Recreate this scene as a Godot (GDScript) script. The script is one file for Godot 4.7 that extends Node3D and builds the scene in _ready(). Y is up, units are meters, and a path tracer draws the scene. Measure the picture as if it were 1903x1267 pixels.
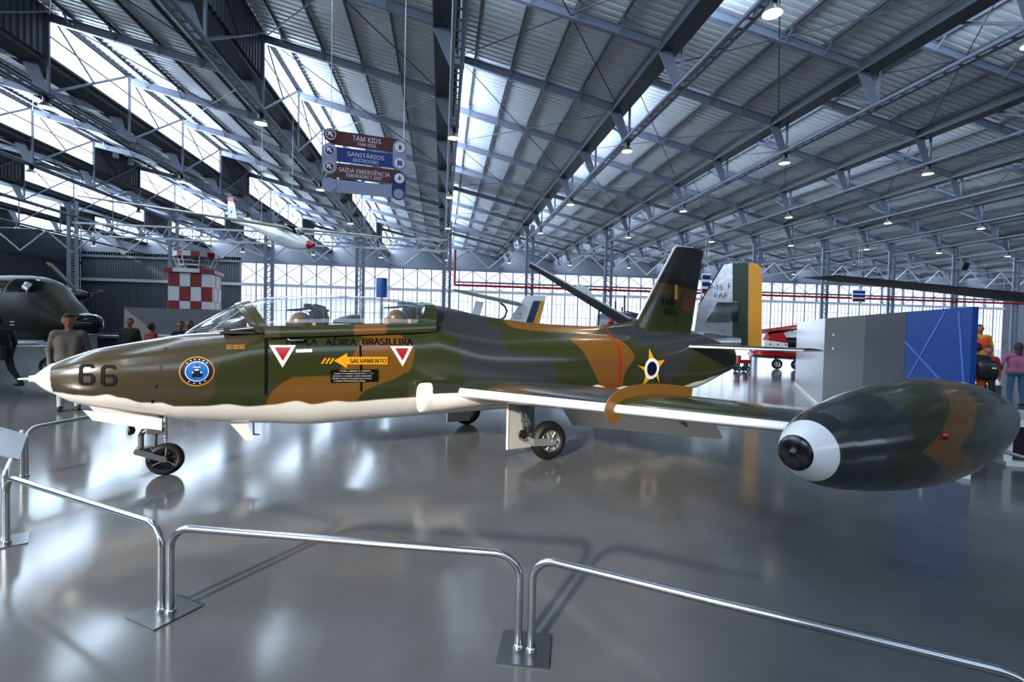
extends Node3D
# A jet trainer on show in a museum hangar with a saw-tooth roof.
# World: x across the hangar, y up, -z down the length of the hangar. Metres. The camera stands at x = 0, z = 0.

# ---------------------------------------------------------------- lens, light and exposure values
const FOCAL := 918.34        # pixels of a 1903 x 1267 frame
const EYE := 1.72
const YAW := 0.1407
const PITCH := -0.0269
const ROLL := -0.0224
const EXPOSURE := 1.0
const DAYLIGHT := Color(0.80, 0.90, 1.0)
const WINDOW_LIGHT := 4.0    # energy of the daylight that each clerestory lets in
const WINDOW_GLOW := 3.0     # how bright the panes look
const END_WALL_LIGHT := 0.45
const END_WALL_GLOW := 1.05
const LAMP_LIGHT := 5.0
const SUN_LIGHT := 2.35
const SUN_AZIMUTH := 34.0     # degrees to the right of straight ahead, the way the sunlight travels
const SUN_HEIGHT := 19.0
const DOOR_X := [-25.0, -9.3] # open hangar door behind the camera, through which the low sun comes
const DOOR_TOP := 11.2
const ADDED_SHEETS := [-7.0, 41.0] # unseen glowing sheets added behind the camera as fill light

# ---------------------------------------------------------------- the hangar's grid
const BAY := 8.0
const X_LINE := 0.329        # truss line 0
const NODE_Z := 22.2         # a truss node
const STEP := 5.1
const K_FIRST := -6
const K_LAST := 12
const N_FIRST := -7          # first node, behind the camera
const N_LAST := 10           # last node: the end wall
const Y_CHORD := 10.5
const Y_GUTTER := 11.75
const Y_SILL := 12.05
const Y_RIDGE := 13.9

var cam_rows: Array = []
var used_names := {}
var unit_box: ArrayMesh
var unit_rod: ArrayMesh
var mats := {}
var font: SystemFont

# ---------------------------------------------------------------- mesh builder
class Mb:
	var v := PackedVector3Array()
	var n := PackedVector3Array()
	var uv := PackedVector2Array()
	var col := PackedColorArray()
	var idx := PackedInt32Array()
	var tint := Color.WHITE
	var tinted := false

	func put(p: Vector3, nn: Vector3, t := Vector2.ZERO) -> int:
		v.append(p); n.append(nn); uv.append(t); col.append(tint)
		return v.size() - 1

	func tri(a: Vector3, b: Vector3, c: Vector3) -> void:      # counter-clockwise seen from outside
		var nn := (b - a).cross(c - a).normalized()
		var i := put(a, nn)
		put(b, nn); put(c, nn)
		idx.append_array(PackedInt32Array([i, i + 2, i + 1]))

	func quad(a: Vector3, b: Vector3, c: Vector3, d: Vector3, ua := Vector2(0, 0), ub := Vector2(1, 0), uc := Vector2(1, 1), ud := Vector2(0, 1)) -> void:
		var nn := (c - a).cross(d - b).normalized()
		var i := put(a, nn, ua)
		put(b, nn, ub); put(c, nn, uc); put(d, nn, ud)
		idx.append_array(PackedInt32Array([i, i + 2, i + 1, i, i + 3, i + 2]))

	# rows of points; smooth normals; loop joins the last column to the first
	func grid(rows: Array, loop := false, flip := false, uvs: Array = []) -> void:
		var m: int = rows.size()
		var w: int = rows[0].size()
		var base := v.size()
		var acc := PackedVector3Array()
		acc.resize(m * w)
		var f := PackedInt32Array()
		for i in m - 1:
			for j in w - 1:
				var a := i * w + j
				var b := i * w + j + 1
				var c := (i + 1) * w + j + 1
				var d := (i + 1) * w + j
				var pa: Vector3 = rows[i][j]
				var pb: Vector3 = rows[i][j + 1]
				var pc: Vector3 = rows[i + 1][j + 1]
				var pd: Vector3 = rows[i + 1][j]
				var nn := (pc - pa).cross(pd - pb)
				if flip: nn = -nn
				acc[a] += nn; acc[b] += nn; acc[c] += nn; acc[d] += nn
				if flip: f.append_array(PackedInt32Array([a, b, c, a, c, d]))
				else: f.append_array(PackedInt32Array([a, c, b, a, d, c]))
		if loop:
			for i in m:
				var s := acc[i * w] + acc[i * w + w - 1]
				acc[i * w] = s; acc[i * w + w - 1] = s
		for i in m:
			for j in w:
				var t := Vector2(float(i) / (m - 1), float(j) / (w - 1))
				if uvs.size(): t = uvs[i][j]
				put(rows[i][j], acc[i * w + j].normalized(), t)
		for k in f.size(): f[k] += base
		idx.append_array(f)

	func box(c: Vector3, s: Vector3, b := Basis.IDENTITY) -> void:
		var h := s * 0.5
		var p := []
		for i in 8:
			p.append(c + b * Vector3(h.x if i & 1 else -h.x, h.y if i & 2 else -h.y, h.z if i & 4 else -h.z))
		for q in [[4, 5, 7, 6], [1, 0, 2, 3], [5, 1, 3, 7], [0, 4, 6, 2], [6, 7, 3, 2], [0, 1, 5, 4]]:
			quad(p[q[0]], p[q[1]], p[q[2]], p[q[3]])

	func bar(a: Vector3, b: Vector3, w: float, h: float, up := Vector3.UP) -> void:
		var z := (b - a).normalized()
		if absf(z.dot(up)) > 0.98: up = Vector3.RIGHT
		var x := up.cross(z).normalized()
		box((a + b) * 0.5, Vector3(w, h, a.distance_to(b)), Basis(x, z.cross(x), z))

	func tube(pts: Array, r, sides := 8, caps := true) -> void:
		var rows := []
		var z: Vector3 = (pts[1] - pts[0]).normalized()
		var x := z.cross(Vector3.UP if absf(z.y) < 0.9 else Vector3.RIGHT).normalized()
		for i in pts.size():
			var t: Vector3
			if i == 0: t = (pts[1] - pts[0]).normalized()
			elif i == pts.size() - 1: t = (pts[i] - pts[i - 1]).normalized()
			else: t = ((pts[i] - pts[i - 1]).normalized() + (pts[i + 1] - pts[i]).normalized()).normalized()
			x = (x - t * x.dot(t)).normalized()
			var y := t.cross(x)
			var rr: float = r[i] if r is Array else r
			var row := PackedVector3Array()
			for j in sides + 1:
				var a := TAU * j / sides
				row.append(pts[i] + (x * cos(a) + y * sin(a)) * rr)
			rows.append(row)
		grid(rows, true)
		if caps:
			for e in [0, pts.size() - 1]:
				for j in sides:
					if e == 0: tri(pts[0], rows[0][j + 1], rows[0][j])
					else: tri(pts[e], rows[e][j], rows[e][j + 1])

	# profile of Vector2(radius, along); axis z of the basis
	func lathe(prof: Array, sides: int, o := Vector3.ZERO, b := Basis.IDENTITY) -> void:
		var rows := []
		for p in prof:
			var row := PackedVector3Array()
			for j in sides + 1:
				var a := TAU * j / sides
				row.append(o + b * Vector3(cos(a) * p.x, sin(a) * p.x, p.y))
			rows.append(row)
		grid(rows, true)

	# polygon in the xy plane of the transform, thick along its z
	func prism(poly: PackedVector2Array, depth: float, t := Transform3D.IDENTITY) -> void:
		if Geometry2D.is_polygon_clockwise(poly):
			poly = poly.duplicate()
			poly.reverse()
		var f := Geometry2D.triangulate_polygon(poly)
		var hz := depth * 0.5
		for i in range(0, f.size(), 3):
			var q := []
			for k in 3: q.append(poly[f[i + k]])
			if (q[1] - q[0]).cross(q[2] - q[0]) < 0: q = [q[0], q[2], q[1]]
			tri(t * Vector3(q[0].x, q[0].y, hz), t * Vector3(q[1].x, q[1].y, hz), t * Vector3(q[2].x, q[2].y, hz))
			tri(t * Vector3(q[0].x, q[0].y, -hz), t * Vector3(q[2].x, q[2].y, -hz), t * Vector3(q[1].x, q[1].y, -hz))
		for i in poly.size():
			var a := poly[i]
			var c := poly[(i + 1) % poly.size()]
			quad(t * Vector3(a.x, a.y, -hz), t * Vector3(c.x, c.y, -hz), t * Vector3(c.x, c.y, hz), t * Vector3(a.x, a.y, hz))

	func mesh() -> ArrayMesh:
		var arr := []
		arr.resize(Mesh.ARRAY_MAX)
		arr[Mesh.ARRAY_VERTEX] = v
		arr[Mesh.ARRAY_NORMAL] = n
		arr[Mesh.ARRAY_TEX_UV] = uv
		if tinted: arr[Mesh.ARRAY_COLOR] = col
		arr[Mesh.ARRAY_INDEX] = idx
		var m := ArrayMesh.new()
		m.add_surface_from_arrays(Mesh.PRIMITIVE_TRIANGLES, arr)
		return m

# ---------------------------------------------------------------- nodes, names, materials
func g(x: float, y: float, ahead: float) -> Vector3:
	return Vector3(x, y, -ahead)

func numbered(called: String) -> String:
	if not used_names.has(called):
		used_names[called] = 0
		return called
	used_names[called] += 1
	return "%s_%03d" % [called, used_names[called]]

func tag(o: Node, label: String, category: String, group := "", kind := "") -> Node:
	o.set_meta("label", label)
	o.set_meta("category", category)
	if group: o.set_meta("group", group)
	if kind: o.set_meta("kind", kind)
	return o

func thing(called: String, label: String, category: String, at := Vector3.ZERO, turn := 0.0, group := "", kind := "") -> Node3D:
	var o := Node3D.new()
	o.name = numbered(called)
	add_child(o, true)
	o.position = at
	o.rotation.y = turn
	tag(o, label, category, group, kind)
	return o

func obj(called: String, mb, m: Material, parent: Node = self) -> MeshInstance3D:
	var o := MeshInstance3D.new()
	o.name = numbered(called) if parent == self else called
	o.mesh = mb.mesh() if mb is Mb else mb
	o.material_override = m
	parent.add_child(o, true)
	return o

func bar(called: String, a: Vector3, b: Vector3, w: float, h: float, m: Material, parent: Node, up := Vector3.UP) -> MeshInstance3D:
	var z := (b - a).normalized()
	if absf(z.dot(up)) > 0.98: up = Vector3.RIGHT
	var x := up.cross(z).normalized()
	var o := obj(called, unit_box, m, parent)
	o.transform = Transform3D(Basis(x * w, z.cross(x) * h, z * a.distance_to(b)), (a + b) * 0.5)
	return o

func rod(called: String, a: Vector3, b: Vector3, r: float, m: Material, parent: Node) -> MeshInstance3D:
	var z := (b - a).normalized()
	var x := (Vector3.UP if absf(z.y) < 0.98 else Vector3.RIGHT).cross(z).normalized()
	var o := obj(called, unit_rod, m, parent)
	o.transform = Transform3D(Basis(x * r * 2, z.cross(x) * r * 2, z * a.distance_to(b)), (a + b) * 0.5)
	return o

func mat(key: String, c := Color.WHITE, rough := 0.6, metal := 0.0, spec := 0.5) -> StandardMaterial3D:
	if mats.has(key): return mats[key]
	var m := StandardMaterial3D.new()
	m.resource_name = key
	m.albedo_color = c
	m.roughness = rough
	m.metallic = metal
	m.metallic_specular = spec
	mats[key] = m
	return m

func glow(key: String, c: Color, e: float) -> StandardMaterial3D:
	var m := mat(key, c, 0.5)
	m.emission_enabled = true
	m.emission = c
	m.emission_energy_multiplier = e
	return m

# fine mottling that belongs to the surface: paint grain, dust specks
func mottled(m: StandardMaterial3D, lo: float, hi: float, freq: float, scale: float, seed_: int) -> void:
	var no := FastNoiseLite.new()
	no.seed = seed_
	no.frequency = freq
	no.fractal_octaves = 4
	var t := NoiseTexture2D.new()
	t.width = 256; t.height = 256
	t.seamless = true
	t.noise = no
	var gr := Gradient.new()
	gr.set_color(0, Color(lo, lo, lo)); gr.set_color(1, Color(hi, hi, hi))
	t.color_ramp = gr
	m.albedo_texture = t
	m.uv1_triplanar = true
	m.uv1_world_triplanar = true
	m.uv1_scale = Vector3.ONE * scale

# ---------------------------------------------------------------- photograph pixel -> direction -> place
func look(u: float, v: float) -> Vector3:
	var q := Vector3((u - 951.5) / FOCAL, -(v - 633.5) / FOCAL, 1.0)
	return cam_rows[0] * q.x + cam_rows[1] * q.y + cam_rows[2] * q.z

func on_floor(u: float, v: float, h := 0.0) -> Vector3:
	var d := look(u, v)
	return Vector3(0, EYE, 0) + d * ((h - EYE) / d.y)

func ahead(u: float, v: float, z: float) -> Vector3:
	var d := look(u, v)
	return Vector3(0, EYE, 0) + d * (-z / d.z)

# ================================================================ the scene
func _ready() -> void:
	# ---- camera
	var cp := cos(PITCH); var sp := sin(PITCH); var cr := cos(ROLL); var sr := sin(ROLL); var cy := cos(YAW); var sy := sin(YAW)
	# rows of the world-to-lens turn (right, up, forward), in x right, y up, z ahead
	var turn := [Vector3(cy, 0, -sy), Vector3(0, 1, 0), Vector3(sy, 0, cy)]
	var pit := [turn[0], turn[1] * cp - turn[2] * sp, turn[1] * sp + turn[2] * cp]
	var rows := [pit[0] * cr - pit[1] * sr, pit[0] * sr + pit[1] * cr, pit[2]]
	for r in rows: cam_rows.append(Vector3(r.x, r.y, -r.z))
	var cam := Camera3D.new()
	cam.name = "camera"
	cam.fov = rad_to_deg(2.0 * atan(633.5 / FOCAL))
	cam.near = 0.05
	cam.far = 400.0
	cam.transform = Transform3D(Basis(cam_rows[0], cam_rows[1], -cam_rows[2]), Vector3(0, EYE, 0))
	add_child(cam)
	cam.current = true
	# ---- sky and exposure
	var env := Environment.new()
	var sky := Sky.new()
	var sm := ProceduralSkyMaterial.new()
	sm.sky_top_color = Color(0.55, 0.68, 0.86)
	sm.sky_horizon_color = Color(0.82, 0.88, 0.94)
	sm.ground_bottom_color = Color(0.35, 0.36, 0.36)
	sm.ground_horizon_color = Color(0.7, 0.74, 0.78)
	sky.sky_material = sm
	env.background_mode = Environment.BG_SKY
	env.sky = sky
	env.tonemap_mode = Environment.TONE_MAPPER_LINEAR
	env.tonemap_exposure = EXPOSURE
	env.sdfgi_enabled = true
	env.ssao_enabled = true
	env.ssil_enabled = true
	var we := WorldEnvironment.new()
	we.name = "surroundings"
	we.environment = env
	add_child(we)
	# ---- low sun through the open hangar door behind the camera
	var sun := DirectionalLight3D.new()
	sun.name = "low_sun"
	var az := deg_to_rad(SUN_AZIMUTH); var el := deg_to_rad(SUN_HEIGHT)
	sun.basis = Basis.looking_at(Vector3(sin(az) * cos(el), -sin(el), -cos(az) * cos(el)))
	sun.light_color = Color(1.0, 0.955, 0.89)
	sun.light_energy = SUN_LIGHT
	sun.light_angular_distance = 2.5
	sun.shadow_enabled = true
	sun.directional_shadow_max_distance = 120.0
	sun.sky_mode = DirectionalLight3D.SKY_MODE_LIGHT_ONLY
	add_child(sun)
	# ---- daylight of the clerestory windows and of the translucent end wall, plus added front-wall fill
	daylight()
	# ---- shared shapes and materials
	prepare()
	# ---- the hangar
	floor_and_walls()
	roof_bays()
	trusses()
	clerestories()
	columns_and_cross_trusses()
	# ---- the trainer
	trainer()
	# ---- things around it
	barriers()
	partition()
	hanging_sign()
	glider()
	control_tower()
	patrol_plane()
	silver_tail()
	white_planes()
	dark_wing()
	red_biplane()
	small_exhibits()
	people()
	lamps()

func node_z(n: int) -> float: return NODE_Z + STEP * n
func line_x(k: int) -> float: return X_LINE + BAY * k
# three glazed panels, then a blind one
func glazed(n: int) -> bool: return posmod(n, 4) != 3

func daylight() -> void:
	for k in range(K_FIRST, K_LAST):
		var n := N_FIRST
		while n < N_LAST:
			if glazed(n):
				var m := n
				while m < N_LAST and glazed(m): m += 1
				var l := AreaLight3D.new()
				l.name = "clerestory_daylight_%d_%d" % [k - K_FIRST, n - N_FIRST]
				l.area_normalize_energy = false
				l.area_size = Vector2((m - n) * STEP - 0.1, Y_RIDGE - Y_SILL - 0.3)
				l.light_color = DAYLIGHT
				l.light_energy = WINDOW_LIGHT
				l.area_range = 150.0
				l.area_attenuation = 2.0
				l.shadow_enabled = true
				l.rotation.y = -PI / 2
				l.position = g(line_x(k) + 0.12, (Y_RIDGE + Y_SILL) * 0.5 - 0.05, (node_z(n) + node_z(m)) * 0.5)
				add_child(l)
				n = m
			else: n += 1
	for i in 2:  # added fill lights in front of the unseen glowing sheets
		var l := AreaLight3D.new()
		l.name = "front_wall_fill_%d" % i
		l.area_normalize_energy = false
		l.area_size = Vector2(23.0, 3.8)
		l.light_color = DAYLIGHT
		l.light_energy = END_WALL_LIGHT
		l.area_range = 150.0
		l.area_attenuation = 2.0
		l.shadow_enabled = true
		l.position = g(5.0 + 24.0 * i, 7.8, node_z(N_FIRST) + 0.2)
		add_child(l)
	for i in 4:
		var l := AreaLight3D.new()
		l.name = "end_wall_daylight_%d" % i
		l.area_normalize_energy = false
		l.area_size = Vector2(29.0, 9.0)
		l.light_color = DAYLIGHT
		l.light_energy = END_WALL_LIGHT
		l.area_range = 150.0
		l.area_attenuation = 2.0
		l.shadow_enabled = true
		l.rotation.y = PI
		l.position = g(-13.0 + 31.0 * i, 5.2, node_z(N_LAST) - 0.35)
		add_child(l)

func prepare() -> void:
	var b := Mb.new()
	b.box(Vector3.ZERO, Vector3.ONE)
	unit_box = b.mesh()
	b = Mb.new()
	b.tube([Vector3(0, 0, -0.5), Vector3(0, 0, 0.5)], 0.5, 10)
	unit_rod = b.mesh()
	font = SystemFont.new()
	font.font_names = PackedStringArray(["Droid Sans"])
	mat("steel_blue", Color(0.42, 0.445, 0.51), 0.45)
	mat("steel_dark", Color(0.245, 0.26, 0.30), 0.5)
	mat("gutter_grey", Color(0.235, 0.24, 0.26), 0.55)
	mat("roof_sheet", Color(0.745, 0.755, 0.775), 0.45)
	mat("wall_sheet", Color(0.31, 0.325, 0.36), 0.5)
	mat("white_paint", Color(0.86, 0.85, 0.83), 0.28)
	mat("chrome", Color(0.72, 0.73, 0.74), 0.22, 1.0)
	mat("metal", Color(0.62, 0.63, 0.63), 0.3, 0.9)
	mat("dark_metal", Color(0.16, 0.16, 0.165), 0.4, 0.6)
	mat("black", Color(0.028, 0.028, 0.03), 0.35)
	mat("rubber", Color(0.018, 0.018, 0.02), 0.6)
	mat("red_paint", Color(0.62, 0.055, 0.045), 0.3)
	glow("daylit_pane", Color(0.93, 0.965, 1.0), WINDOW_GLOW)
	glow("daylit_wall_sheet", Color(0.92, 0.945, 1.0), END_WALL_GLOW)
	glow("lamp_glass", Color(1.0, 0.95, 0.83), 9.0)

# ================================================================ the hangar
func floor_and_walls() -> void:
	var x0 := line_x(K_FIRST); var x1 := line_x(K_LAST)
	var z0 := node_z(N_FIRST); var z1 := node_z(N_LAST)
	# floor: poured grey epoxy, glossy
	var fm := mat("epoxy_floor", Color(0.365, 0.37, 0.375), 0.16, 0.0, 0.38)
	var no := FastNoiseLite.new()
	no.seed = 5; no.frequency = 0.012; no.fractal_octaves = 4
	var t := NoiseTexture2D.new()
	t.width = 512; t.height = 512; t.seamless = true; t.noise = no
	var gr := Gradient.new()
	gr.set_color(0, Color(0.90, 0.90, 0.90)); gr.set_color(1, Color(1.0, 1.0, 1.0))
	t.color_ramp = gr
	fm.albedo_texture = t
	fm.uv1_triplanar = true; fm.uv1_world_triplanar = true
	fm.uv1_scale = Vector3.ONE * 0.22
	var rn := FastNoiseLite.new()
	rn.seed = 8; rn.frequency = 0.03; rn.fractal_octaves = 5
	var rt := NoiseTexture2D.new()
	rt.width = 512; rt.height = 512; rt.seamless = true; rt.noise = rn
	var rg := Gradient.new()
	rg.set_color(0, Color(0.85, 0.85, 0.85)); rg.set_color(1, Color(1.0, 1.0, 1.0))
	rt.color_ramp = rg
	fm.roughness_texture = rt
	fm.roughness = 0.145
	var b := Mb.new()
	b.box(g((x0 + x1) / 2, -0.1, (z0 + z1) / 2), Vector3(x1 - x0, 0.2, z1 - z0))
	tag(obj("floor", b, fm), "glossy poured grey hangar floor", "floor", "", "structure")
	# the side wall under the outermost clerestory, ribbed dark sheet
	var wl := thing("wall_left", "dark ribbed sheet side wall below the outermost window strip", "wall", Vector3.ZERO, 0.0, "", "structure")
	for i in N_LAST - N_FIRST:
		var a := z0 + i * STEP
		var o := obj("wall_sheet", ribbed(STEP, Y_SILL, 0.3, 0.05), mats["wall_sheet"], wl)
		o.transform = Transform3D(Basis(Vector3(0, 0, -1), Vector3.UP, Vector3(1, 0, 0)), g(x0 - 0.05, 0, a))
	bar("rail_beam", g(x0 + 0.12, 9.0, z0), g(x0 + 0.12, 9.0, z1), 0.15, 0.3, mats["steel_dark"], wl)
	var wr := thing("wall_right", "grey ribbed sheet wall closing the far side of the hangar", "wall", Vector3.ZERO, 0.0, "", "structure")
	for i in N_LAST - N_FIRST:
		var a := z0 + i * STEP
		var o := obj("wall_sheet", ribbed(STEP, Y_RIDGE + 0.4, 0.3, 0.05), mats["wall_sheet"], wr)
		o.transform = Transform3D(Basis(Vector3(0, 0, 1), Vector3.UP, Vector3(-1, 0, 0)), g(x1 + 0.05, 0, a + STEP))
	# wall behind the camera, with its hangar door open
	var wf := thing("wall_front", "grey sheet wall with an open hangar door opposite the translucent end wall", "wall", Vector3.ZERO, 0.0, "", "structure")
	for q in [[x0 - 0.5, DOOR_X[0], 0.0, 14.2], [DOOR_X[1], ADDED_SHEETS[0], 0.0, 14.2], [ADDED_SHEETS[1], x1 + 0.5, 0.0, 14.2], [ADDED_SHEETS[0], ADDED_SHEETS[1], 0.0, 5.8], [ADDED_SHEETS[0], ADDED_SHEETS[1], 9.8, 14.2], [DOOR_X[0], DOOR_X[1], DOOR_TOP, 14.2]]:
		b = Mb.new()
		b.box(g((q[0] + q[1]) / 2, (q[2] + q[3]) / 2, z0 - 0.15), Vector3(q[1] - q[0], q[3] - q[2], 0.3))
		obj("wall_section", b, mats["wall_sheet"], wf)
	for i in 12:  # glowing band added to brighten the tip tank and near wing
		b = Mb.new()
		b.box(g(ADDED_SHEETS[0] + 4.0 * i + 2.0, 7.8, z0 - 0.1), Vector3(3.94, 4.0, 0.1))
		obj("translucent_sheet", b, mats["daylit_wall_sheet"], wf)
	b = Mb.new()
	b.box(g(-15.0, -0.15, z0 - 45.3), Vector3(150.0, 0.2, 90.0))
	tag(obj("ground_apron", b, mat("concrete_apron", Color(0.58, 0.565, 0.53), 0.85)), "pale concrete apron outside the open hangar door", "ground", "", "structure")
	end_wall(x0, x1, z1)

# a vertical sheet of width w along x, height h, trapezoid ribs; faces +z; origin at its lower corner
func ribbed(w: float, h: float, pitch: float, depth: float) -> ArrayMesh:
	var key := "ribbed_%.2f_%.2f_%.2f" % [w, h, pitch]
	if mats.has(key): return mats[key]
	var b := Mb.new()
	var nr := roundi(w / pitch)
	var q := w / nr
	for i in nr:
		var x := i * q
		var pts := [Vector2(x, 0), Vector2(x + q * 0.55, 0), Vector2(x + q * 0.65, depth), Vector2(x + q * 0.9, depth), Vector2(x + q, 0)]
		for j in 4:
			var s: Vector2 = pts[j]; var e: Vector2 = pts[j + 1]
			b.quad(Vector3(s.x, 0, s.y), Vector3(e.x, 0, e.y), Vector3(e.x, h, e.y), Vector3(s.x, h, s.y))
	b.quad(Vector3(w, 0, -0.06), Vector3(0, 0, -0.06), Vector3(0, h, -0.06), Vector3(w, h, -0.06))
	mats[key] = b.mesh()
	return mats[key]

func end_wall(x0: float, x1: float, z1: float) -> void:
	var wb := thing("wall_back", "bright translucent end wall of white sheets behind steel bracing", "wall", Vector3.ZERO, 0.0, "", "structure")
	var solid_to := -27.7
	var x := x0
	while x < solid_to - 0.1:
		var o := obj("wall_sheet", ribbed(4.0, 10.6, 0.3, 0.05), mats["wall_sheet"], wb)
		o.position = g(x, 0, z1)
		x += 4.0
	# gable infill above every bay: a grey sheet under the slope
	for k in range(K_FIRST, K_LAST):
		var b := Mb.new()
		b.prism(PackedVector2Array([Vector2(0, 0), Vector2(BAY, 0), Vector2(BAY, Y_SILL - 10.0), Vector2(0, Y_RIDGE - 10.0)]), 0.1)
		var o := obj("gable_sheet", b, mat("gable_grey", Color(0.47, 0.49, 0.53), 0.5), wb)
		o.position = g(line_x(k), 10.0, z1 + 0.05)
	# translucent sheets, two tiers
	var tall := BoxMesh.new(); tall.size = Vector3(1.9, 3.0, 0.05)
	var low := BoxMesh.new(); low.size = Vector3(1.9, 6.7, 0.05)
	x = solid_to
	while x < x1 - 1.0:
		var o := obj("translucent_sheet", tall, mats["daylit_wall_sheet"], wb)
		o.position = g(x + 1.0, 8.5, z1)
		o = obj("translucent_sheet", low, mats["daylit_wall_sheet"], wb)
		o.position = g(x + 1.0, 3.35, z1)
		bar("mullion", g(x, 0, z1 - 0.06), g(x, 10.0, z1 - 0.06), 0.12, 0.14, mats["steel_blue"], wb)
		x += 2.0
	var b2 := Mb.new()
	b2.box(g((solid_to + x1) / 2, 5.0, z1 + 0.2), Vector3(x1 - solid_to, 10.0, 0.1))
	obj("outer_skin", b2, mats["wall_sheet"], wb)
	# fine glazing bars of the lower tier
	var fb := Mb.new()
	x = solid_to + 0.67
	while x < x1:
		fb.box(g(x, 3.4, z1 - 0.05), Vector3(0.05, 6.6, 0.05))
		x += 0.667
	for h in [1.2, 3.4, 5.4]: fb.box(g((solid_to + x1) / 2, h, z1 - 0.05), Vector3(x1 - solid_to, 0.05, 0.05))
	var fine := obj("glazing_bars", fb, mats["steel_blue"], wb)
	fine.set_meta("kind", "stuff")
	bar("rail_beam", g(x0, 6.9, z1 - 0.25), g(x1, 6.9, z1 - 0.25), 0.3, 0.38, mats["roof_sheet"], wb)
	bar("rail_beam", g(x0, 10.0, z1 - 0.25), g(x1, 10.0, z1 - 0.25), 0.3, 0.3, mats["steel_blue"], wb)
	# bracing of the upper tier
	x = solid_to
	while x < x1 - 4.0:
		rod("brace", g(x, 7.05, z1 - 0.3), g(x + 4.0, 9.9, z1 - 0.3), 0.045, mats["steel_blue"], wb)
		rod("brace", g(x, 9.9, z1 - 0.36), g(x + 4.0, 7.05, z1 - 0.36), 0.045, mats["steel_blue"], wb)
		bar("post", g(x, 6.9, z1 - 0.33), g(x, 10.0, z1 - 0.33), 0.12, 0.12, mats["steel_blue"], wb)
		x += 4.0

func roof_bays() -> void:
	# one corrugated sheet of a bay, ribs down the slope
	var b := Mb.new()
	var nr := 16
	var q := STEP / nr
	var drop := Y_RIDGE - Y_SILL - 0.08
	for i in nr:
		var z := i * q
		var pts := [Vector2(z, 0), Vector2(z + q * 0.5, 0), Vector2(z + q * 0.62, 0.055), Vector2(z + q * 0.88, 0.055), Vector2(z + q, 0)]
		for j in 4:
			var s: Vector2 = pts[j]; var e: Vector2 = pts[j + 1]
			b.quad(Vector3(0, s.y, -s.x), Vector3(0, e.y, -e.x), Vector3(BAY, e.y - drop, -e.x), Vector3(BAY, s.y - drop, -s.x))
	# upper skin
	b.quad(Vector3(0, 0.16, 0), Vector3(BAY, 0.16 - drop, 0), Vector3(BAY, 0.16 - drop, -STEP), Vector3(0, 0.16, -STEP))
	var sheet := b.mesh()
	# rafter: rolled I section
	b = Mb.new()
	var ra := Vector3(0.05, -0.22, 0); var rb := Vector3(BAY - 0.55, -drop - 0.05, 0)
	var nrm := Vector3(drop, BAY, 0).normalized()
	b.bar(ra - nrm * 0.16, rb - nrm * 0.16, 0.02, 0.32)
	b.bar(ra - nrm * 0.01, rb - nrm * 0.01, 0.16, 0.025)
	b.bar(ra - nrm * 0.31, rb - nrm * 0.31, 0.16, 0.025)
	var rafter := b.mesh()
	for k in range(K_FIRST, K_LAST):
		var rf := thing("roof", "sloping corrugated roof bay on purlins and rafters, one of the saw-tooth bays", "roof", Vector3.ZERO, 0.0, "saw-tooth roof bays", "structure")
		var near: bool = k >= -4 and k <= 5
		for n in range(N_FIRST, N_LAST):
			var o := obj("roof_sheet", sheet, mats["roof_sheet"], rf)
			o.position = g(line_x(k), Y_RIDGE, node_z(n))
		for i in 5:
			var f := (i + 0.55) / 5.0
			var p := Vector2(BAY * f, Y_RIDGE - drop * f - 0.08)
			bar("purlin", g(line_x(k) + p.x, p.y, node_z(N_FIRST)), g(line_x(k) + p.x, p.y, node_z(N_LAST)), 0.06, 0.14, mats["steel_dark"], rf)
		for n in range(N_FIRST, N_LAST + 1):
			var o := obj("rafter", rafter, mats["steel_blue"], rf)
			o.position = g(line_x(k), Y_RIDGE, node_z(n))
			if near and n >= -3 and n <= 5:
				for i in 5:
					var f := (i + 0.55) / 5.0
					var px := BAY * f
					var py := -drop * f
					for s in [-1, 1]:
						if s == -1 and n < -1: continue
						bar("fly_brace", Vector3(px, py - 0.52, 0), Vector3(px, py - 0.14, 0.42 * s), 0.07, 0.04, mats["steel_blue"], o)
		# wind bracing in the plane of the roof
		for n in range(-4, N_LAST - 1, 2):
			if k < -4 or k > 7: continue
			var up := Y_RIDGE - 0.3
			var dn := Y_RIDGE - drop - 0.3
			rod("wind_brace", g(line_x(k) + 0.1, up, node_z(n)), g(line_x(k) + BAY - 0.4, dn, node_z(n + 2)), 0.022, mats["steel_dark"], rf)
			rod("wind_brace", g(line_x(k) + 0.1, up - 0.05, node_z(n + 2)), g(line_x(k) + BAY - 0.4, dn - 0.05, node_z(n)), 0.022, mats["steel_dark"], rf)

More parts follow.
